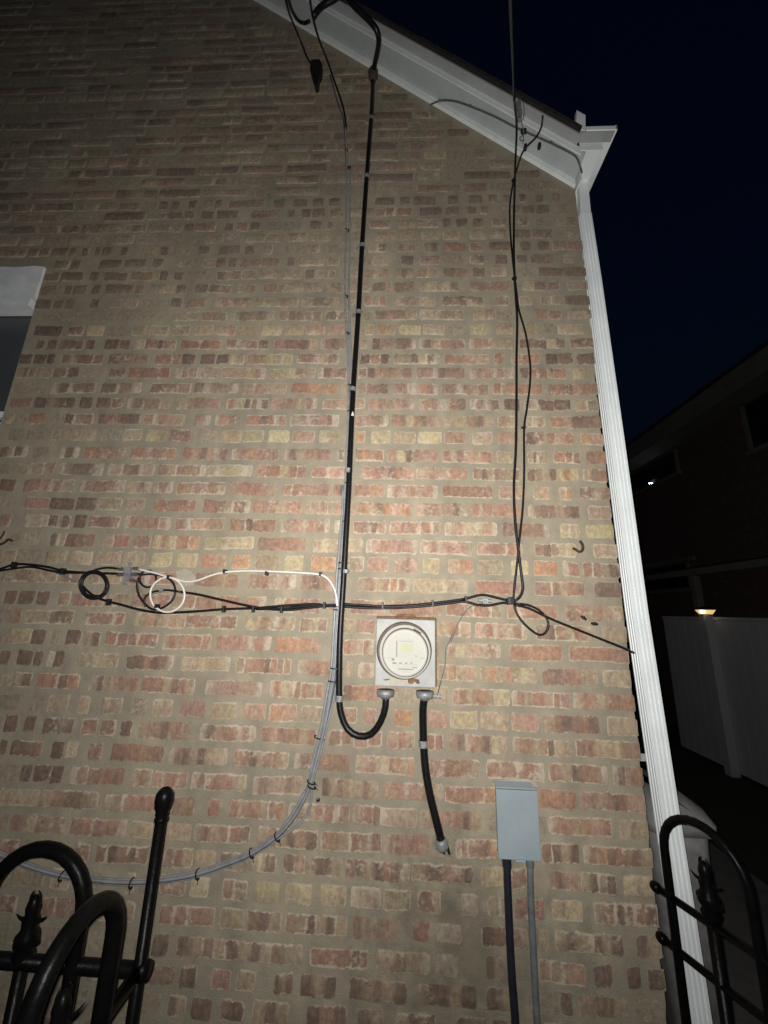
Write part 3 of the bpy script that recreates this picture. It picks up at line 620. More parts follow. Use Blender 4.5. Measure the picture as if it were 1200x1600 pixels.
# ------------------------------------------------------------------ thick black service cable
def dir_at(pxs, i, off):
    a = at(*pxs[max(0, i-1)][:2], off); b = at(*pxs[min(len(pxs)-1, i+1)][:2], off); return b-a
def strap_on(par, px, py, t, r, w=.016, off=.016, m='zinc', ear=None, name='clamp'):
    bm = bmesh.new(); c = at(px, py, off); ring_band(bm, c, t, r+.0005, w, 14, .0016)
    if ear:
        e = at(px+ear, py+1, .004); box(bm, min(e.x, c.x), max(e.x, c.x), -.006, -.001, c.z-w/2, c.z+w/2, .001)
        lathe(bm, [(.005, 0), (.004, .003), (0, .0035)], Vector((e.x + (.006 if ear < 0 else -.006), -.006, c.z)), AX, 8)
    return child(name, bm, M[m], par)
sc = thing('service_cable', 'thick black service cable from the eave, looping up into the left of the meter', 'cable', at(535, 1000))
run = [(583,112),(582,150),(580,185),(573,277),(566,380),(560,488),(552,607),(548,690),(545,760),(541,830),(537,900),(534,945),(531,1000),(530,1050),(530,1090),(533,1116),(543,1139),(560,1150,.02),(580,1147,.025),(595,1127,.035),(602,1105,.045),(603,1084,.047)]
bm = bmesh.new(); ptube(bm, run, .0108, .016, 12, .02); child('cable', bm, M['black'], sc, True)
for (x, y, e) in ((580,186,-9),(573,277,-9),(566,385,-9),(560,489,-9),(551,609,-8),(544,736,8),(530,1091,-7)):
    strap_on(sc, x, y, (0.03, 0, 1), .0112, .018, .016, 'zinc', e)
strap_on(sc, 540, 893, (0.02, 0, 1), .0112, .012, .016, 'zinc')
bm = bmesh.new(); p = at(551, 646, .0285); prism(bm, [p + Vector((x, 0, z)) for x, z in ((-.006, -.008), (.006, -.009), (.003, .002), (0, .010), (-.003, .001))], (0, .004, 0)); child('paint_spot', bm, M['whitec'], sc)
bm = bmesh.new(); lathe(bm, [(.0, -.045), (.016, -.045), (.017, -.02), (.024, -.012), (.026, .015), (.020, .03), (0, .034)], at(583, 116, .02), (0, -.05, 1), 16); child('duct_seal', bm, M['putty'], sc, True)
bm = bmesh.new(); ptube(bm, [(583,114,.02),(586,98,.07),(590,80,.14),(592,62,.20),(588,46,.235),(577,32,.25),(556,12,.27),(536,-8,.27),(520,0,.262),(505,8,.255),(495,18,.25),(489,27,.24)], .0125, .2, 12, .02); child('drip_loop', bm, M['black'], sc, True)

# black cable from the right of the meter into the wall
fc = thing('feeder_cable', 'short thick black cable dropping from right of the meter into the wall', 'cable', at(664, 1200))
bm = bmesh.new(); ptube(bm, [(664,1086,.045),(661,1105,.035),(661,1132,.025),(662,1165,.018),(665,1203,.016),(672,1243,.016),(681,1280,.016),(689,1312,.016)], .0122, .016, 14, .02); child('cable', bm, M['black'], fc, True)
strap_on(fc, 661, 1162, (0, 0, 1), .0125, .020, .019, 'zinc', -9)
bm = bmesh.new(); c = at(690, 1318, .014); lathe(bm, [(0, .012), (.016, .012), (.019, .004), (.019, -.010), (.013, -.018), (0, -.02)], c, (-.25, 0, 1), 14); child('fitting', bm, M['zinc'], fc, True)
bm = bmesh.new(); tube(bm, [at(690, 1324, .016), at(694, 1334, .008)], .0035, 8, False); tube(bm, [at(699, 1322, .016), at(702, 1334, .008)], .004, 8, False); child('set_screw', bm, M['tie'], fc)

# ------------------------------------------------------------------ grey bundle of data cables
gb = thing('cable_bundle', 'bundle of thin grey cables tied beside the service cable, sweeping off lower left', 'cable bundle', at(530, 1000))
G0 = [(541,196),(543,260),(542,320),(542,380),(541,430),(541,470),(543,520),(545,560),(546,600),(546,640),(545,680),(543,720),(541,760),(540,800),(537,840),(535,870),(532,900),(529,950),(526,1000),(523,1050),(516,1090),(508,1130),(500,1165),(492,1195),(485,1226),(474,1252),(456,1282),(433,1307),(395,1333),(350,1352),(308,1366),(260,1375),(205,1379),(150,1376),(95,1368),(40,1352),(-30,1322)]
def spread(y): 
    return .78 if y < 780 else (.78 + (y-780)/120*.22 if y < 900 else (1.0 if y < 1110 else (.75 if y < 1200 else .5)))
for ci, (dx, o_, s, e, mm) in enumerate(((-6.0, .006, 12, None, 'grey'), (-2.0, .011, 0, None, 'grey'), (1.8, .010, 14, None, 'greyd'), (5.4, .007, 1, None, 'grey'), (0, .016, 15, None, 'grey'))):
    pts = []
    for i, (x, y) in enumerate(G0):
        if i < s: continue
        k = spread(y)
        if y > 1195 or (i > 25): # run turns towards the left: spread across the sweep
            f = min(1, (y-1195)/100); ox = dx*k*(1-f*.75); oy = dx*k*f*1.3
        else: ox, oy = dx*k, 0
        if ci == 0 and 1235 < y < 1300: ox -= 3
        if ci == 3 and 1235 < y < 1300: ox += 9; oy += 4
        wob = .8*math.sin(y*.021 + ci*2.1)
        pts.append((x + ox + wob*.6, y + oy, o_ + .001*math.sin(y*.03+ci)))
    bm = bmesh.new(); ptube(bm, pts, .0042 if ci else .0046, .01, 8, .03)
    child('cable', bm, M[mm], gb, True)
bm = bmesh.new(); ptube(bm, [(483,-12,.26),(486,12,.24),(492,40,.16),(500,66,.08),(511,93,.02),(522,125,.012),(533,157,.010),(538,176,.010),(541,200,.010)], .0052, .01, 8, .02); child('black_lead', bm, M['blackc'], gb, True)
bm = bmesh.new(); ptube(bm, [(516,118,.006),(524,148,.006),(530,168,.006),(536,184,.006),(540,230,.006),(542,300,.006)], .0035, .01, 8, .02); child('black_lead', bm, M['greyd'], gb, True)
def tie(par, px, py, t, r, off=.010, tail=None):
    bm = bmesh.new(); c = at(px, py, off); ring_band(bm, c, t, r, .0040, 12, .0014)
    tv = Vector(t).normalized(); side = tv.cross(Vector((0, -1, 0))).normalized()
    p = c + side*(r*.95); box(bm, p.x-.0035, p.x+.0035, p.y-.004, p.y+.003, p.z-.003, p.z+.003, .0008)
    if tail: tube(bm, [p, p + side*tail*.5 + Vector((0, -.004, .002)), p + side*tail + Vector((0, -.004, -.001))], .0011, 5, True)
    return child('cable_tie', bm, M['tie'], par)
for (x, y, r) in ((541,235,.006),(543,262,.005),(542,360,.0075),(541,463,.0065),(543,521,.0065),(546,602,.007),(546,643,.0075),(547,661,.0065),(545,706,.0065),(545,716,.0065),(542,755,.0075),(539,815,.007),(535,880,.014),(534,889,.013),(528,948,.0155),(528,953,.0155),(524,1044,.0165),(521,1064,.0165)):
    tie(gb, x, y, (.04, 0, 1), r, .010, .012 if r > .01 else 0)
for (x, y, t) in ((497,1152,(.3, 0, 1)), (486,1222,(.35, 0, 1)), (487,1229,(.35, 0, 1)), (433,1308,(.8, 0, .6)), (393,1333,(.9, 0, .45)), (309,1366,(1, 0, .22)), (206,1380,(1, 0, -.02)), (97,1369,(1, 0, -.2))):
    tie(gb, x, y, t, .0125, .010, .012)
bm = bmesh.new(); ptube(bm, [(489,1228,.012),(494,1240,.012),(497,1249,.010)], .0012, .01, 5); child('loose_tail', bm, M['grey'], gb)
bm = bmesh.new(); c = at(497, 1250, .006); box(bm, c.x-.005, c.x+.005, -.010, -.001, c.z-.004, c.z+.004, .001); child('cable_clip', bm, M['tie'], gb)

# ------------------------------------------------------------------ black coax run along the wall
bc = thing('coax_run', 'black coax cables clipped level across the wall just above the meter', 'cable', at(600, 945))
def cab(par, pxs, r=.0045, off=.008, m='blackc', name='cable'):
    bm = bmesh.new(); ptube(bm, pxs, r, off, 8, .015); return child(name, bm, M[m], par, True)
cab(bc, [(-40,896),(0,889),(22,882),(45,882),(75,886),(100,892),(140,895),(170,896),(192,897)])
cab(bc, [(-40,900),(0,892),(25,888),(50,886),(80,892),(100,895),(135,895)], .004, .012)
cab(bc, [(125,911),(135,922),(150,933),(170,940),(190,945),(215,952),(245,957),(275,957),(310,955),(350,952),(400,950),(450,946),(490,944),(522,947),(540,944),(570,947),(600,947),(640,946),(680,942),(712,938),(730,935),(748,930),(760,930),(780,935),(803,940)], .0045)
cab(bc, [(283,925),(310,929),(345,937),(385,946),(415,951),(450,953),(480,950),(510,947),(540,948),(575,950),(610,950),(650,948),(690,944),(725,940),(745,945),(765,946),(785,942),(803,942)], .0045, .011)
cab(bc, [(400,952),(440,951),(480,947),(520,945),(560,945),(620,948),(690,941),(728,936)], .0040, .015)
for (x, y) in ((350,952),(396,952),(440,953),(507,946),(598,947),(676,943),(728,937),(794,940),(170,941),(98,893),(22,883)):
    bm = bmesh.new(); c = at(x, y, .012); box(bm, c.x-.0035, c.x+.0035, -.022, -.001, c.z-.011, c.z+.012, .001); child('cable_clip', bm, M['tie'], bc)
# ground block between the cables
bm = bmesh.new(); c = at(757, 939, .012)
tube(bm, [c + Vector((-.022, 0, .002)), c + Vector((.026, 0, 0))], .0055, 6, False); box(bm, c.x-.008, c.x+.010, -.022, -.004, c.z-.010, c.z+.008, .001)
lathe(bm, [(.004, 0), (.004, .006), (0, .007)], c + Vector((0, -.01, -.002)), AX, 8); child('ground_block', bm, M['zinc'], bc)
bm = bmesh.new(); ptube(bm, [(88,895,.012),(100,900,.012),(112,906,.012),(125,911,.010)], .0025, .01, 6); child('silver_jumper', bm, M['zinc'], bc, True)
# coils
def coil(par, cx, cy, rx, ry, turns, r, off, m, n=16, a0=0.0, jit=1.2, name='coil'):
    pts = []; rj = random.Random(int(cx))
    for i in range(int(turns*n)+1):
        a = a0 + 2*math.pi*i/n; k = 1 + jit*.03*math.sin(a*.7+cx)
        pts.append((cx + rx*k*math.cos(a), cy + ry*k*math.sin(a), off + .003*(i/n)))
    bm = bmesh.new(); ptube(bm, pts, r, off, 8, .02); return child(name, bm, M[m], par, True)
k1 = thing('cable_coil', 'tight three-turn coil of black coax left of the silver splitter', 'cable coil', at(147, 914), 'coiled cable loops')
coil(k1, 147, 914, 21, 20, 3.1, .0045, .010, 'blackc', jit=3)
cab(k1, [(126,908),(133,899),(150,890),(168,887),(188,889)], .004, .012, name='lead')
bm = bmesh.new(); c = at(153, 932, .016); box(bm, c.x-.006, c.x+.006, -.026, -.002, c.z-.006, c.z+.006, .001); child('cable_clip', bm, M['tie'], k1)
k2 = thing('cable_coil', 'small black coax loop right beside the silver splitter', 'cable coil', at(232, 905), 'coiled cable loops')
coil(k2, 231, 905, 13, 13, 1.15, .0036, .012, 'blackc', a0=math.pi*.8)
cab(k2, [(214,896),(222,898),(235,897),(250,899),(263,903)], .0036, .010, name='lead')
k3 = thing('cable_coil', 'large loose black coax loop behind the white cable ring', 'cable coil', at(245, 925), 'coiled cable loops')
cab(k3, [(262,903),(270,910),(274,922),(271,935),(262,945),(250,951),(238,952),(228,945),(218,932),(214,917),(216,905),(221,898)], .004, .010, name='loop')
cab(k3, [(228,948),(225,940),(228,932),(236,926),(248,923),(262,922),(283,925)], .0038, .014, name='lead')
bm = bmesh.new(); ptube(bm, [(217,915,.008),(221,925,.008),(226,930,.008),(240,928,.01),(254,925,.012)], .0010, .01, 5); child('drain_wire', bm, M['greyd'], k3)
bm = bmesh.new(); c = at(252, 922, .016); tube(bm, [c + Vector((-.006, 0, 0)), c + Vector((.008, 0, 0))], .005, 6, False); child('connector', bm, M['zinc'], k3)
# white cable
wc = thing('white_cable', 'white coax cable with one round loop, running right to the grey bundle', 'cable', at(330, 900))
cab(wc, [(216,889),(228,892),(245,896),(260,901),(268,903),(279,909),(287,921),(288,935),(282,947),(270,955),(257,956),(244,950),(236,938),(235,924),(241,912),(252,904),(264,902),(276,905),(290,909),(308,907),(330,899),(352,894),(385,892),(430,893),(470,895),(495,897),(508,901),(517,910),(523,922),(526,936),(527,950)], .0037, .018, 'whitec')
for (x, y) in ((352,893),(417,896),(501,897),(246,947),(265,902)):
    bm = bmesh.new(); c = at(x, y, .014); box(bm, c.x-.0035, c.x+.0035, -.028, -.001, c.z-.007, c.z+.007, .001); child('cable_clip', bm, M['tie'], wc)
# splitter
sp = thing('coax_splitter', 'small silver coax splitter between the black coil and white loop', 'splitter', at(200, 895))
bm = bmesh.new(); c = at(200, 896, .012)
bmesh.ops.create_cube(bm, size=1.0); bm.transform(Matrix.Translation(c) @ Matrix.Rotation(math.radians(-14), 4, 'Y') @ Matrix.Diagonal((.022, .020, .048, 1)))
bmesh.ops.bevel(bm, geom=bm.edges[:], offset=.0025, segments=2, affect='EDGES'); child('body', bm, M['zinc'], sp)
for (x, y, s) in ((211,888,1),(209,897,1),(206,907,1),(192,889,-1),(189,898,-1)):
    bm = bmesh.new(); p = at(x, y, .014); tube(bm, [p + Vector((-.008*s, 0, 0)), p + Vector((.014*s, 0, -.002))], .0050, 6, False); tube(bm, [p + Vector((.002*s, 0, 0)), p + Vector((.007*s, 0, 0))], .0066, 6, False); child('connector', bm, M['greyd'], sp)
for (x, y) in ((204,881),(196,911)):
    bm = bmesh.new(); p = at(x, y, .004); box(bm, p.x-.006, p.x+.006, -.008, -.001, p.z-.006, p.z+.006, .001); lathe(bm, [(.004, 0), (.003, .003), (0, .0035)], p + Vector((0, -.004, 0)), AX, 8); child('mounting_ear', bm, M['zinc'], sp)

# ------------------------------------------------------------------ drop cables at the right
dc = thing('drop_cable', 'pair of black cables hanging from the right eave down to the coax junction', 'cable', at(806, 600))
A1 = [(803,150,.22),(805,170,.19),(807,190,.14),(807,212,.08),(806,235,.03),(805,262,.014),(804,300,.012),(803,350,.012),(803,400,.012),(805,450,.012),(808,500,.012),(807,560,.012),(807,620,.012),(806,700,.012),(803,760,.012),(805,815,.012),(811,868,.012),(815,900,.012),(817,920,.012),(812,933,.012),(803,940,.012)]
cab(dc, A1, .0050); 
A2 = [(848,180,.20),(846,198,.17),(838,214,.13),(823,229,.09),(815,241,.06),(809,260,.02),(803,281,.014),(797,316,.012),(797,355,.012),(801,405,.012),(807,455,.014),(811,485,.016),(821,520,.012),(828,565,.012),(828,600,.012),(823,640,.012),(819,670,.012),(819,735,.012),(817,790,.012),(812,840,.014),(808,880,.012),(804,915,.012),(802,938,.012)]
cab(dc, A2, .0040)
for (x, y) in ((803,282),(804,435),(819,668)):
    bm = bmesh.new(); c = at(x, y, .012); ring_band(bm, c, (0, 0, 1), .008 if y < 600 else .0045, .006, 10, .002); box(bm, c.x-.011, c.x-.004, -.016, -.008, c.z-.003, c.z+.003, .001); child('cable_clip', bm, M['tie'], dc)
cab(dc, [(803,942),(806,955),(814,969),(828,983),(842,992),(852,989),(857,978),(854,966),(842,953),(824,945),(804,943)], .004, .012, name='slack_loop')
cab(dc, [(803,945),(825,950),(848,961),(870,971),(900,983),(940,999),(975,1013),(990,1020,-.01)], .0042, .010, name='tail')
bm = bmesh.new(); c = at(799, 939, .014); box(bm, c.x-.010, c.x+.008, -.026, -.002, c.z-.012, c.z+.013, .003); child('junction_wrap', bm, M['tie'], dc)
bm = bmesh.new(); ptube(bm, [(803,152,.22),(802,120,.45),(801,90,.62),(799,40,.85),(797,-30,1.05)], .0036, .2, 8); child('overhead_span', bm, M['iron'], dc, True)
# drop wire clamp hung on the fascia
dh = thing('drop_clamp', 'grey metal drop-wire clamp hanging from the right roof edge', 'clamp', at(812, 170, .18))
bm = bmesh.new(); prism(bm, [at(x, y, .20) for x, y in ((807,157),(813,154),(814,160),(816,182),(811,184),(808,165))], (0, .018, 0)); child('wedge', bm, M['zinc'], dh)
bm = bmesh.new(); ptube(bm, [(817,158,.20),(819,172,.19),(818,184,.18),(815,190,.17),(817,200,.15),(819,206,.14),(816,212,.14),(812,216,.14),(814,220,.14),(819,219,.14)], .0018, .15, 6); ptube(bm, [(813,184,.19),(816,196,.16),(818,210,.14),(817,224,.13)], .0016, .15, 6); child('bail_wire', bm, M['greyd'], dh)
bm = bmesh.new(); c = at(818, 205, .135); box(bm, c.x-.012, c.x+.012, c.y-.006, c.y+.006, c.z-.012, c.z+.012, .003); child('hook', bm, M['tie'], dh)
for (x, y) in ((821,229),(843,227)):
    bm = bmesh.new(); c = at(x, y, .085 if x > 830 else .09); box(bm, c.x-.006, c.x+.006, c.y-.006, c.y+.012, c.z-.012, c.z+.012, .002); child('soffit_clip', bm, M['tie'], dh)
# grey cable stapled under the soffit
sw = thing('soffit_cable', 'thin grey cable curving under the white soffit at right', 'cable', at(780, 185, .06))
def soff(px, py):
    lo, hi = .0, .16
    for _ in range(30):
        m_ = (lo+hi)/2; q = at(px, py, m_)
        if q.z - rake(q.x) > .025: lo = m_
        else: hi = m_
    return max(.022, hi)
cab(sw, [(x, y, soff(x, y)) for x, y in ((672,164),(680,160),(690,157),(703,157),(718,160),(745,170),(775,183),(806,199),(835,212),(862,224),(888,237),(899,244))] + [(905,255,.10),(909,270,.07)], .0042, .05, 'greyd')
for (x, y, o_) in ((687,156,soff(687,156)-.002),(735,164,soff(735,164)-.002),(862,222,soff(862,222)-.002)):
    bm = bmesh.new(); c = at(x, y, o_); box(bm, c.x-.004, c.x+.004, c.y-.004, c.y+.006, c.z-.004, c.z+.012, .001); child('staple', bm, M['greyd'], sw)
# service drop wires at the top left
sd = thing('service_drop', 'black overhead service wires coming in at the top left eave', 'cable', at(470, 20, .2))
cab(sd, [(441,-20,.45),(446,0,.35),(453,24,.2),(463,48,.10),(472,70,.05),(481,92,.03),(490,104,.03)], .0048, .1)
cab(sd, [(448,-25,.5),(451,0,.36),(457,18,.26),(466,32,.2),(475,36,.18),(483,33,.2)], .0070, .1, 'black')
bm = bmesh.new(); c = at(492, 112, .04)
prism(bm, [at(x, y, .05) for x, y in ((486,93),(499,92),(503,99),(502,112),(498,120),(497,131),(492,134),(488,120),(484,106))], (0, .03, 0)); child('splice_cover', bm, M['tie'], sd)
# green ground wire
gw = thing('ground_wire', 'thin green ground wire from the coax junction down to the meter hub', 'wire', at(700, 1010))
cab(gw, [(752,943),(737,947),(726,957),(716,974),(708,994),(700,1006),(696,1018),(696,1034),(693,1050),(688,1068),(685,1080,.04),(684,1086,.05)], .0016, .008, 'copperg')
bm = bmesh.new(); p, q = at(708, 992, .009), at(703, 1003, .009); tube(bm, [p, q], .0042, 6, False); child('splice', bm, M['greyd'], gw)

# ------------------------------------------------------------------ grey utility box with two conduits
ub = thing('utility_box', 'pale blue-grey hooded utility box low on the wall, right of the meter', 'utility box', at(810, 1285))
O2 = .030
a, b, c, d = at(775, 1232, O2), at(838.5, 1234, O2), at(845.5, 1344, O2), at(780, 1341, O2)
x0, x1, z1, z0 = (a.x+d.x)/2, (b.x+c.x)/2, (a.z+b.z)/2, (c.z+d.z)/2
bm = bmesh.new(); box(bm, x0+.002, x1-.002, -O2+.010, -.001, z0+.003, z1, .002); child('body', bm, M['boxg'], ub)
bm = bmesh.new(); box(bm, x0-.001, x1+.001, -O2, -O2+.0095, z0-.003, z1-.003, .002); cv = child('cover', bm, M['boxg'], ub)
bm = bmesh.new(); prism(bm, [(x0-.002, -O2-.002, z1+.001), (x1-.006, -O2-.002, z1+.001), (x1-.008, -.002, z1+.009), (x0-.002, -.002, z1+.009)], (0, 0, .003)); child('hood', bm, M['boxg'], ub)
bm = bmesh.new(); box(bm, (x0+x1)/2-.014, (x0+x1)/2+.016, -O2-.006, -O2+.004, z0-.006, z0+.0005, .002); child('latch', bm, M['boxg'], ub)
bm = bmesh.new()
for i in range(6):
    p = at(788+i*4.6, 1266, O2); box(bm, p.x-.003, p.x+.003, -O2-.0006, -O2+.0004, p.z-.005, p.z+.005)
child('embossed_mark', bm, M['boxg'], cv)
cn = thing('conduit', 'dark navy conduit running down from the left of the blue-grey box', 'conduit', at(795, 1450), 'conduits under the utility box')
bm = bmesh.new(); ptube(bm, [(792,1338),(793,1380),(795,1430),(797,1475),(800,1530),(804,1580),(808,1640),(812,1720)], .0112, .016, 12, .03); child('tube', bm, M['navy'], cn, True)
bm = bmesh.new(); lathe(bm, [(.0112, -.012), (.0132, -.012), (.0132, .012), (.0112, .012)], at(791.8, 1347, .016), (0, 0, 1), 14); child('collar', bm, M['navy'], cn)
cn = thing('conduit', 'slimmer grey conduit running down from the right of the blue-grey box', 'conduit', at(831, 1450), 'conduits under the utility box')
bm = bmesh.new(); ptube(bm, [(828,1338),(829,1390),(831,1440),(834,1500),(837,1560),(840,1610),(844,1680),(848,1740)], .0096, .016, 12, .03); child('tube', bm, M['pvc'], cn, True)
bm = bmesh.new(); lathe(bm, [(.0096, -.012), (.0115, -.012), (.0115, .012), (.0096, .012)], at(828, 1347, .016), (0, 0, 1), 14); child('collar', bm, M['pvc'], cn)

# ------------------------------------------------------------------ small hardware on the wall
def hook_(pxs, label, r=.0046):
    bm = bmesh.new(); ptube(bm, pxs, r, .012, 8, .004); return tag(obj('wall_hook', bm, M['hookrust'], None, True), label, 'hook', 'rusty hooks in the wall')
hook_([(896,857,.002),(900,859,.012),(904,862,.018),(909,861,.018),(911,855,.018),(909,849,.018),(906,845,.016)], 'rusty open hook in the wall near the downspout')
hook_([(-6,852,.002),(2,850,.012),(8,847,.016),(13,843,.016),(19,845,.016)], 'rusty bent hook in the wall at the far left edge')
hook_([(-4,846,.002),(1,840,.010),(5,835,.014),(7,830,.014)], 'rusty hook stub just above the bent hook at the far left', .003)
for (p, q, lb) in (((907.5,962.5),(916,968), 'tilted black plastic cable clip alone on the brick above the tail cable'), ((924,974),(934,975.5), 'level black plastic cable clip, nearest the downspout')):
    bm = bmesh.new(); tube(bm, [at(*p, .006), at(*q, .006)], .0042, 6, False); c = (at(*p, .008)+at(*q, .008))/2; box(bm, c.x-.004, c.x+.004, -.013, -.001, c.z-.0055, c.z+.0055, .001)
    tag(obj('cable_clip', bm, M['tie']), lb, 'cable clip', 'loose cable clips')
bm = bmesh.new(); lathe(bm, [(0, -.002), (.0045, 0), (.004, .003), (0, .004)], at(792, 1048, .003), AX, 10); tag(obj('wall_anchor', bm, M['zinc']), 'small bluish screw anchor set in a tan brick right of the meter', 'screw anchor')

# ------------------------------------------------------------------ black iron fence, lower left
FO = .45; px_, py_ = -.503, -FO
fn = thing('iron_fence', 'black wrought-iron fence with hoops and spears at lower left', 'fence', (px_, py_, 0))
def rod(bm, x, y, z0, z1, r, segs=10): return tube(bm, [(x, y, z0), (x, y, z1)], r, segs, False)
bm = bmesh.new(); rod(bm, px_, py_, 0, 1.375, .0112, 12); post = child('post', bm, M['iron'], fn, True)
bm = bmesh.new(); lathe(bm, [(.0112, 0), (.0135, .002), (.0135, .007), (.0112, .010), (.0135, .014), (.0125, .019), (.0165, .028), (.0182, .040), (.0172, .052), (.012, .060), (.0085, .063), (.0075, .061), (0, .060)], (px_, py_, 1.350), (0, 0, 1), 20); child('finial', bm, M['iron'], post, True)
def rail(z, r=.0125):
    bm = bmesh.new(); tube(bm, [(px_+.012, py_, z), (-1.5, py_, z)], r, 10, False); child('rail', bm, M['iron'], fn, True)
    bm = bmesh.new(); tube(bm, [(px_, py_-.012, z), (px_, -1.15, z)], r, 10, False); child('rail', bm, M['iron'], fn, True)
rail(1.098); rail(.22)
bm = bmesh.new(); lathe(bm, [(.0, -.014), (.015, -.014), (.018, 0), (.015, .014), (0, .014)], (px_+.006, py_, 1.098), (1, 0, .0), 12); child('knuckle', bm, M['iron'], fn, True)
def hoop(par, c, dirv, half, top, r, z0=0.05):
    d = Vector(dirv); c = Vector(c); pts = [c - d*half + Vector((0, 0, z0)), c - d*half + Vector((0, 0, .8))]
    for i in range(15):
        a = math.pi*i/14; pts.append(c - d*half*math.cos(a) + Vector((0, 0, top - half + half*math.sin(a))))
    pts += [c + d*half + Vector((0, 0, .8)), c + d*half + Vector((0, 0, z0))]
    bm = bmesh.new(); tube(bm, pts, r, 12, False); return child('hoop', bm, M['iron'], par, True)
def spear(par, x, y, tip, r=.0095, facing=(1, 0)):
    """picket with a cast leaf-and-crown spear head"""
    bm = bmesh.new(); rod(bm, x, y, 0.05, tip-.075, r, 10); pk = child('picket', bm, M['iron'], par, True)
    bm = bmesh.new(); o = Vector((x, y, tip))
    lathe(bm, [(0, -.125), (r, -.125), (r*1.25, -.120), (r*1.7, -.108), (r*1.25, -.098), (r*1.9, -.088), (r*1.75, -.074), (r*1.2, -.064), (r*1.3, -.050), (r*1.0, -.040), (r*1.15, -.030), (r*.95, -.018), (r*.5, -.010), (0, -.006)], o, (0, 0, 1), 12)
    f = Vector((facing[0], facing[1], 0))
    for s in (-1, 1):
        base = o + Vector((0, 0, -.050))
        tube(bm, [base + f*s*r*.6, base + f*s*r*1.9 + Vector((0, 0, .001)), base + f*s*r*2.9 + Vector((0, 0, .008))], lambda t: .0052*(1-t)+.0006, 6, True, .004)
        tube(bm, [o + f*s*.003 + Vector((0, 0, -.030)), o + f*s*r*.75 + Vector((0, 0, -.012)), o + f*s*r*.45 + Vector((0, 0, 0.0))], lambda t: .0058*(1-t)+.0008, 6, True, .004)
        b2 = o + Vector((0, 0, -.092))
        tube(bm, [b2 + f*s*r, b2 + f*s*r*2.2 + Vector((0, 0, .006)), b2 + f*s*r*2.0 + Vector((0, 0, .016))], lambda t: .0045*(1-t)+.0008, 6, True, .004)
    child('spear_head', bm, M['iron'], pk, True); return pk
# panel along the wall
hoop(fn, (-.742, py_-.004, 0), (1, 0, 0), .106, 1.292, .0140)
spear(fn, -.748, py_+.004, 1.214, .0115)
hoop(fn, (-1.10, py_-.004, 0), (1, 0, 0), .106, 1.292, .0140); spear(fn, -1.10, py_+.004, 1.214, .0115); spear(fn, -.92, py_, 1.214, .0115)
# panel coming towards the viewer
hoop(fn, (px_+.004, -.646, 0), (0, 1, 0), .086, 1.312, .0150)
spear(fn, px_-.004, -.655, 1.226, .0115, (0.55, .83))
spear(fn, px_, -.82, 1.226, .0115, (0.55, .83)); hoop(fn, (px_+.004, -1.0, 0), (0, 1, 0), .086, 1.312, .0150)

# ------------------------------------------------------------------ black iron gate, lower right
gd = Vector((.3687, -.9295, 0)); g0 = Vector((.668, -.17, 0))
gt = thing('iron_gate', 'open black iron gate with hoop and spear in front of the downspout', 'gate', g0)
for z in (1.133, 1.027, .22):
    bm = bmesh.new(); p = g0 + gd*-.002 + Vector((0, 0, z)); tube(bm, [p, p + gd*.78], .0085, 10, False); rl = child('rail', bm, M['iron'], gt, True)
    bm = bmesh.new(); lathe(bm, [(0, -.010), (.0095, -.010), (.0125, -.003), (.0125, .004), (.0095, .010), (0, .012)], p, gd, 12); child('end_knob', bm, M['iron'], rl, True)
for s in (.127, .127+.31):
    c = g0 + gd*s; hoop(gt, c, gd, .092, 1.330, .0098); spear(gt, c.x+.003, c.y, 1.262, .0120, (.37, -.93))
for s in (.285, .60, .74):
    c = g0 + gd*s; spear(gt, c.x, c.y, 1.262, .0120, (.37, -.93))

# ------------------------------------------------------------------ grey rounded bin beyond the corner
bn = thing('garbage_bin', 'pale grey round-shouldered bin standing behind the white downspout', 'bin', (1.0, .50, 0))
BX0, BX1, BY0, BY1 = .974, 1.20, .36, .80
def rsec(x0, x1, y0, y1, z, r=.05, n=5):
    p = []
    for cx, cy, a0 in ((x1-r, y0+r, -90), (x1-r, y1-r, 0), (x0+r, y1-r, 90), (x0+r, y0+r, 180)):
        for i in range(n+1):
            a = math.radians(a0 + 90*i/n); p.append((cx + r*math.cos(a), cy + r*math.sin(a), z))
    return p
def loft(secs):
    bm = bmesh.new(); prev = None
    for s in secs:
        r = [bm.verts.new(v) for v in s]
        if prev:
            for i in range(len(r)): bm.faces.new((prev[i], prev[(i+1) % len(r)], r[(i+1) % len(r)], r[i]))
        else: bm.faces.new(r[::-1])
        prev = r
    bm.faces.new(prev); return bm
child('body', loft([rsec(BX0+.03, BX1-.03, BY0+.03, BY1-.03, .08), rsec(BX0+.01, BX1-.008, BY0+.01, BY1-.01, .95), rsec(BX0+.008, BX1-.006, BY0+.008, BY1-.008, 1.01)]), M['bin'], bn, True)
child('lid', loft([rsec(BX0-.005, BX1+.016, BY0-.012, BY1+.01, 1.012), rsec(BX0-.005, BX1+.018, BY0-.014, BY1+.01, 1.045), rsec(BX0+.005, BX1-.002, BY0+.004, BY1-.005, 1.085, .07), rsec(BX0+.03, BX1-.05, BY0+.04, BY1-.04, 1.120, .08), rsec(BX0+.08, BX1-.11, BY0+.10, BY1-.10, 1.128, .04)]), M['bin'], bn, True)
for y in (BY0+.08, BY1-.08):
    bm = bmesh.new(); lathe(bm, [(0, -.02), (.08, -.02), (.08, .02), (0, .02)], (BX0+.06, y, .081), (1, 0, 0), 16); child('wheel', bm, M['tie'], bn, True)

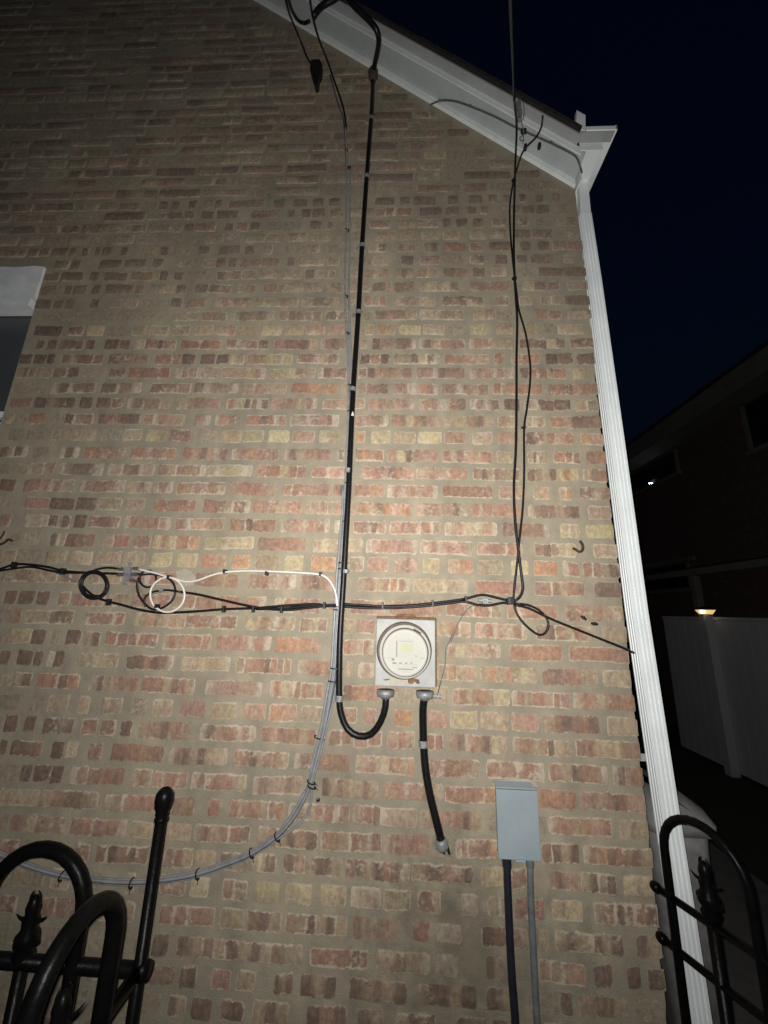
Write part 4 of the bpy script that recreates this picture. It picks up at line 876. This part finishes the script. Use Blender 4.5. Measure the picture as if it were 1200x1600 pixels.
# ------------------------------------------------------------------ white vinyl fence across the passage, with a solar lamp
vf = thing('vinyl_fence', 'tall pale vinyl privacy fence beyond the passage at right', 'fence', (4.07, 3, 0))
y = 5.02
while y > -1.2:
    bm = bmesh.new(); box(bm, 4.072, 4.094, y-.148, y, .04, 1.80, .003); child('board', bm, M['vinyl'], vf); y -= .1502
bm = bmesh.new(); box(bm, 4.060, 4.104, -1.2, 5.02, 1.801, 1.84, .004); child('rail', bm, M['vinyl'], vf)
for yy in (4.06, 1.6, -.8):
    bm = bmesh.new(); box(bm, 3.965, 4.071, yy-.055, yy+.055, 0, 1.86, .006); child('post', bm, M['vinyl'], vf)
sl = thing('solar_lamp', 'small lit solar lamp capping a vinyl fence post', 'lamp', (4.018, 4.06, 1.86))
LO = Vector((4.018, 4.06, 1.86))
def turned4(prof):
    bm = lathe(bmesh.new(), prof, (0, 0, 0), (0, 0, 1), 4); bm.transform(Matrix.Translation(LO) @ Matrix.Rotation(math.radians(20), 4, 'Z')); return bm
child('base', turned4([(0, .0005), (.075, .0005), (.080, .012), (.070, .014), (0, .014)]), M['tie'], sl)
child('diffuser', turned4([(0, .0145), (.085, .0145), (.130, .068), (0, .068)]), M['lamp'], sl)
bm = bmesh.new(); lathe(bm, [(.0, .020), (.024, .022), (.030, .045), (.020, .060), (0, .062)], LO + Vector((-.075, -.055, 0)), (0, 0, 1), 10); child('bulb', bm, M['lampc'], sl, True)
child('cap', turned4([(0, .0685), (.140, .0685), (.140, .080), (.04, .110), (0, .112)]), M['tie'], sl)

# ------------------------------------------------------------------ dark neighbouring house
nh = thing('neighbour_house', 'unlit dark brick house with deep eaves behind the vinyl fence', 'house', (5.0, 2, 0))
NX = 5.0
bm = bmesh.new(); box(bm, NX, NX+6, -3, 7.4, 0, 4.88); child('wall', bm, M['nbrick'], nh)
bm = bmesh.new(); box(bm, NX-.42, NX-.001, -3.4, 7.2, 4.885, 4.92); child('soffit', bm, M['ntrim'], nh)
bm = bmesh.new(); box(bm, NX-.46, NX-.421, -3.4, 7.2, 4.86, 5.16, .004); child('fascia', bm, M['ntrim'], nh)
bm = bmesh.new(); prism(bm, [(NX-.50, -3.4, 5.161), (NX+6, -3.4, 8.0), (NX+6, -3.4, 8.1), (NX-.50, -3.4, 5.20)], (0, 10.6, 0)); child('roof', bm, M['shingle'], nh)
def nwin(y0, y1, z0, z1):
    bm = bmesh.new(); box(bm, NX-.012, NX-.001, y0, y1, z0, z1); w = child('window', bm, M['nglass'], nh)
    bm = bmesh.new(); box(bm, NX-.05, NX-.0125, y0-.05, y0, z0-.02, z1); child('frame', bm, M['ntrim'], w)
    bm = bmesh.new(); box(bm, NX-.05, NX-.0125, y1, y1+.05, z0-.02, z1); child('frame', bm, M['ntrim'], w)
    bm = bmesh.new(); box(bm, NX-.07, NX-.013, y0-.08, y1+.08, z0-.08, z0-.021, .004); child('sill', bm, M['ntrim'], w)
nwin(2.4, 3.95, 4.18, 4.85); nwin(5.45, 7.1, 4.40, 4.80)
nwin(5.6, 7.0, 2.35, 2.75)
bm = bmesh.new(); box(bm, NX-.06, NX-.002, 5.4, 7.2, 2.78, 2.85, .004); child('lintel', bm, M['ntrim'], nh)
bm = bmesh.new(); prism(bm, [(NX-.75, -1, 2.43), (NX-.002, -1, 2.60), (NX-.002, -1, 2.68), (NX-.75, -1, 2.52)], (0, 8.1, 0)); pr = child('porch_roof', bm, M['ntrim'], nh)
for yy in (4.6, 2.6, .6):
    bm = bmesh.new(); box(bm, NX-.70, NX-.61, yy-.045, yy+.045, 0, 2.43, .004); child('porch_post', bm, M['ntrim'], nh)
# two pinprick lamps in its upper window
tb = thing('window_lights', 'two tiny white lights glowing in the upper window of the dark house', 'lights', (NX-.06, 6.3, 4.5))
for px in (1015.0, 1018.6):
    a_, b_ = px-600.0, 800.0-755.3
    d = Vector((RX.x*a_ + RX.y*b_ - RX.z*FPX, RY.x*a_ + RY.y*b_ - RY.z*FPX, RZ.x*a_ + RZ.y*b_ - RZ.z*FPX)); t = (NX-.05)/d.x
    bm = bmesh.new(); lathe(bm, [(0, -.008), (.005, -.006), (.0075, 0), (.005, .006), (0, .008)], Vector((0, -CAM_D, CAM_H)) + d*t, (0, 0, 1), 8); child('bulb', bm, M['bulb'], tb, True)
bm = bmesh.new(); box(bm, NX-.045, NX-.035, 6.0, 6.7, 4.445, 4.453); child('light_bar', bm, M['tie'], tb)
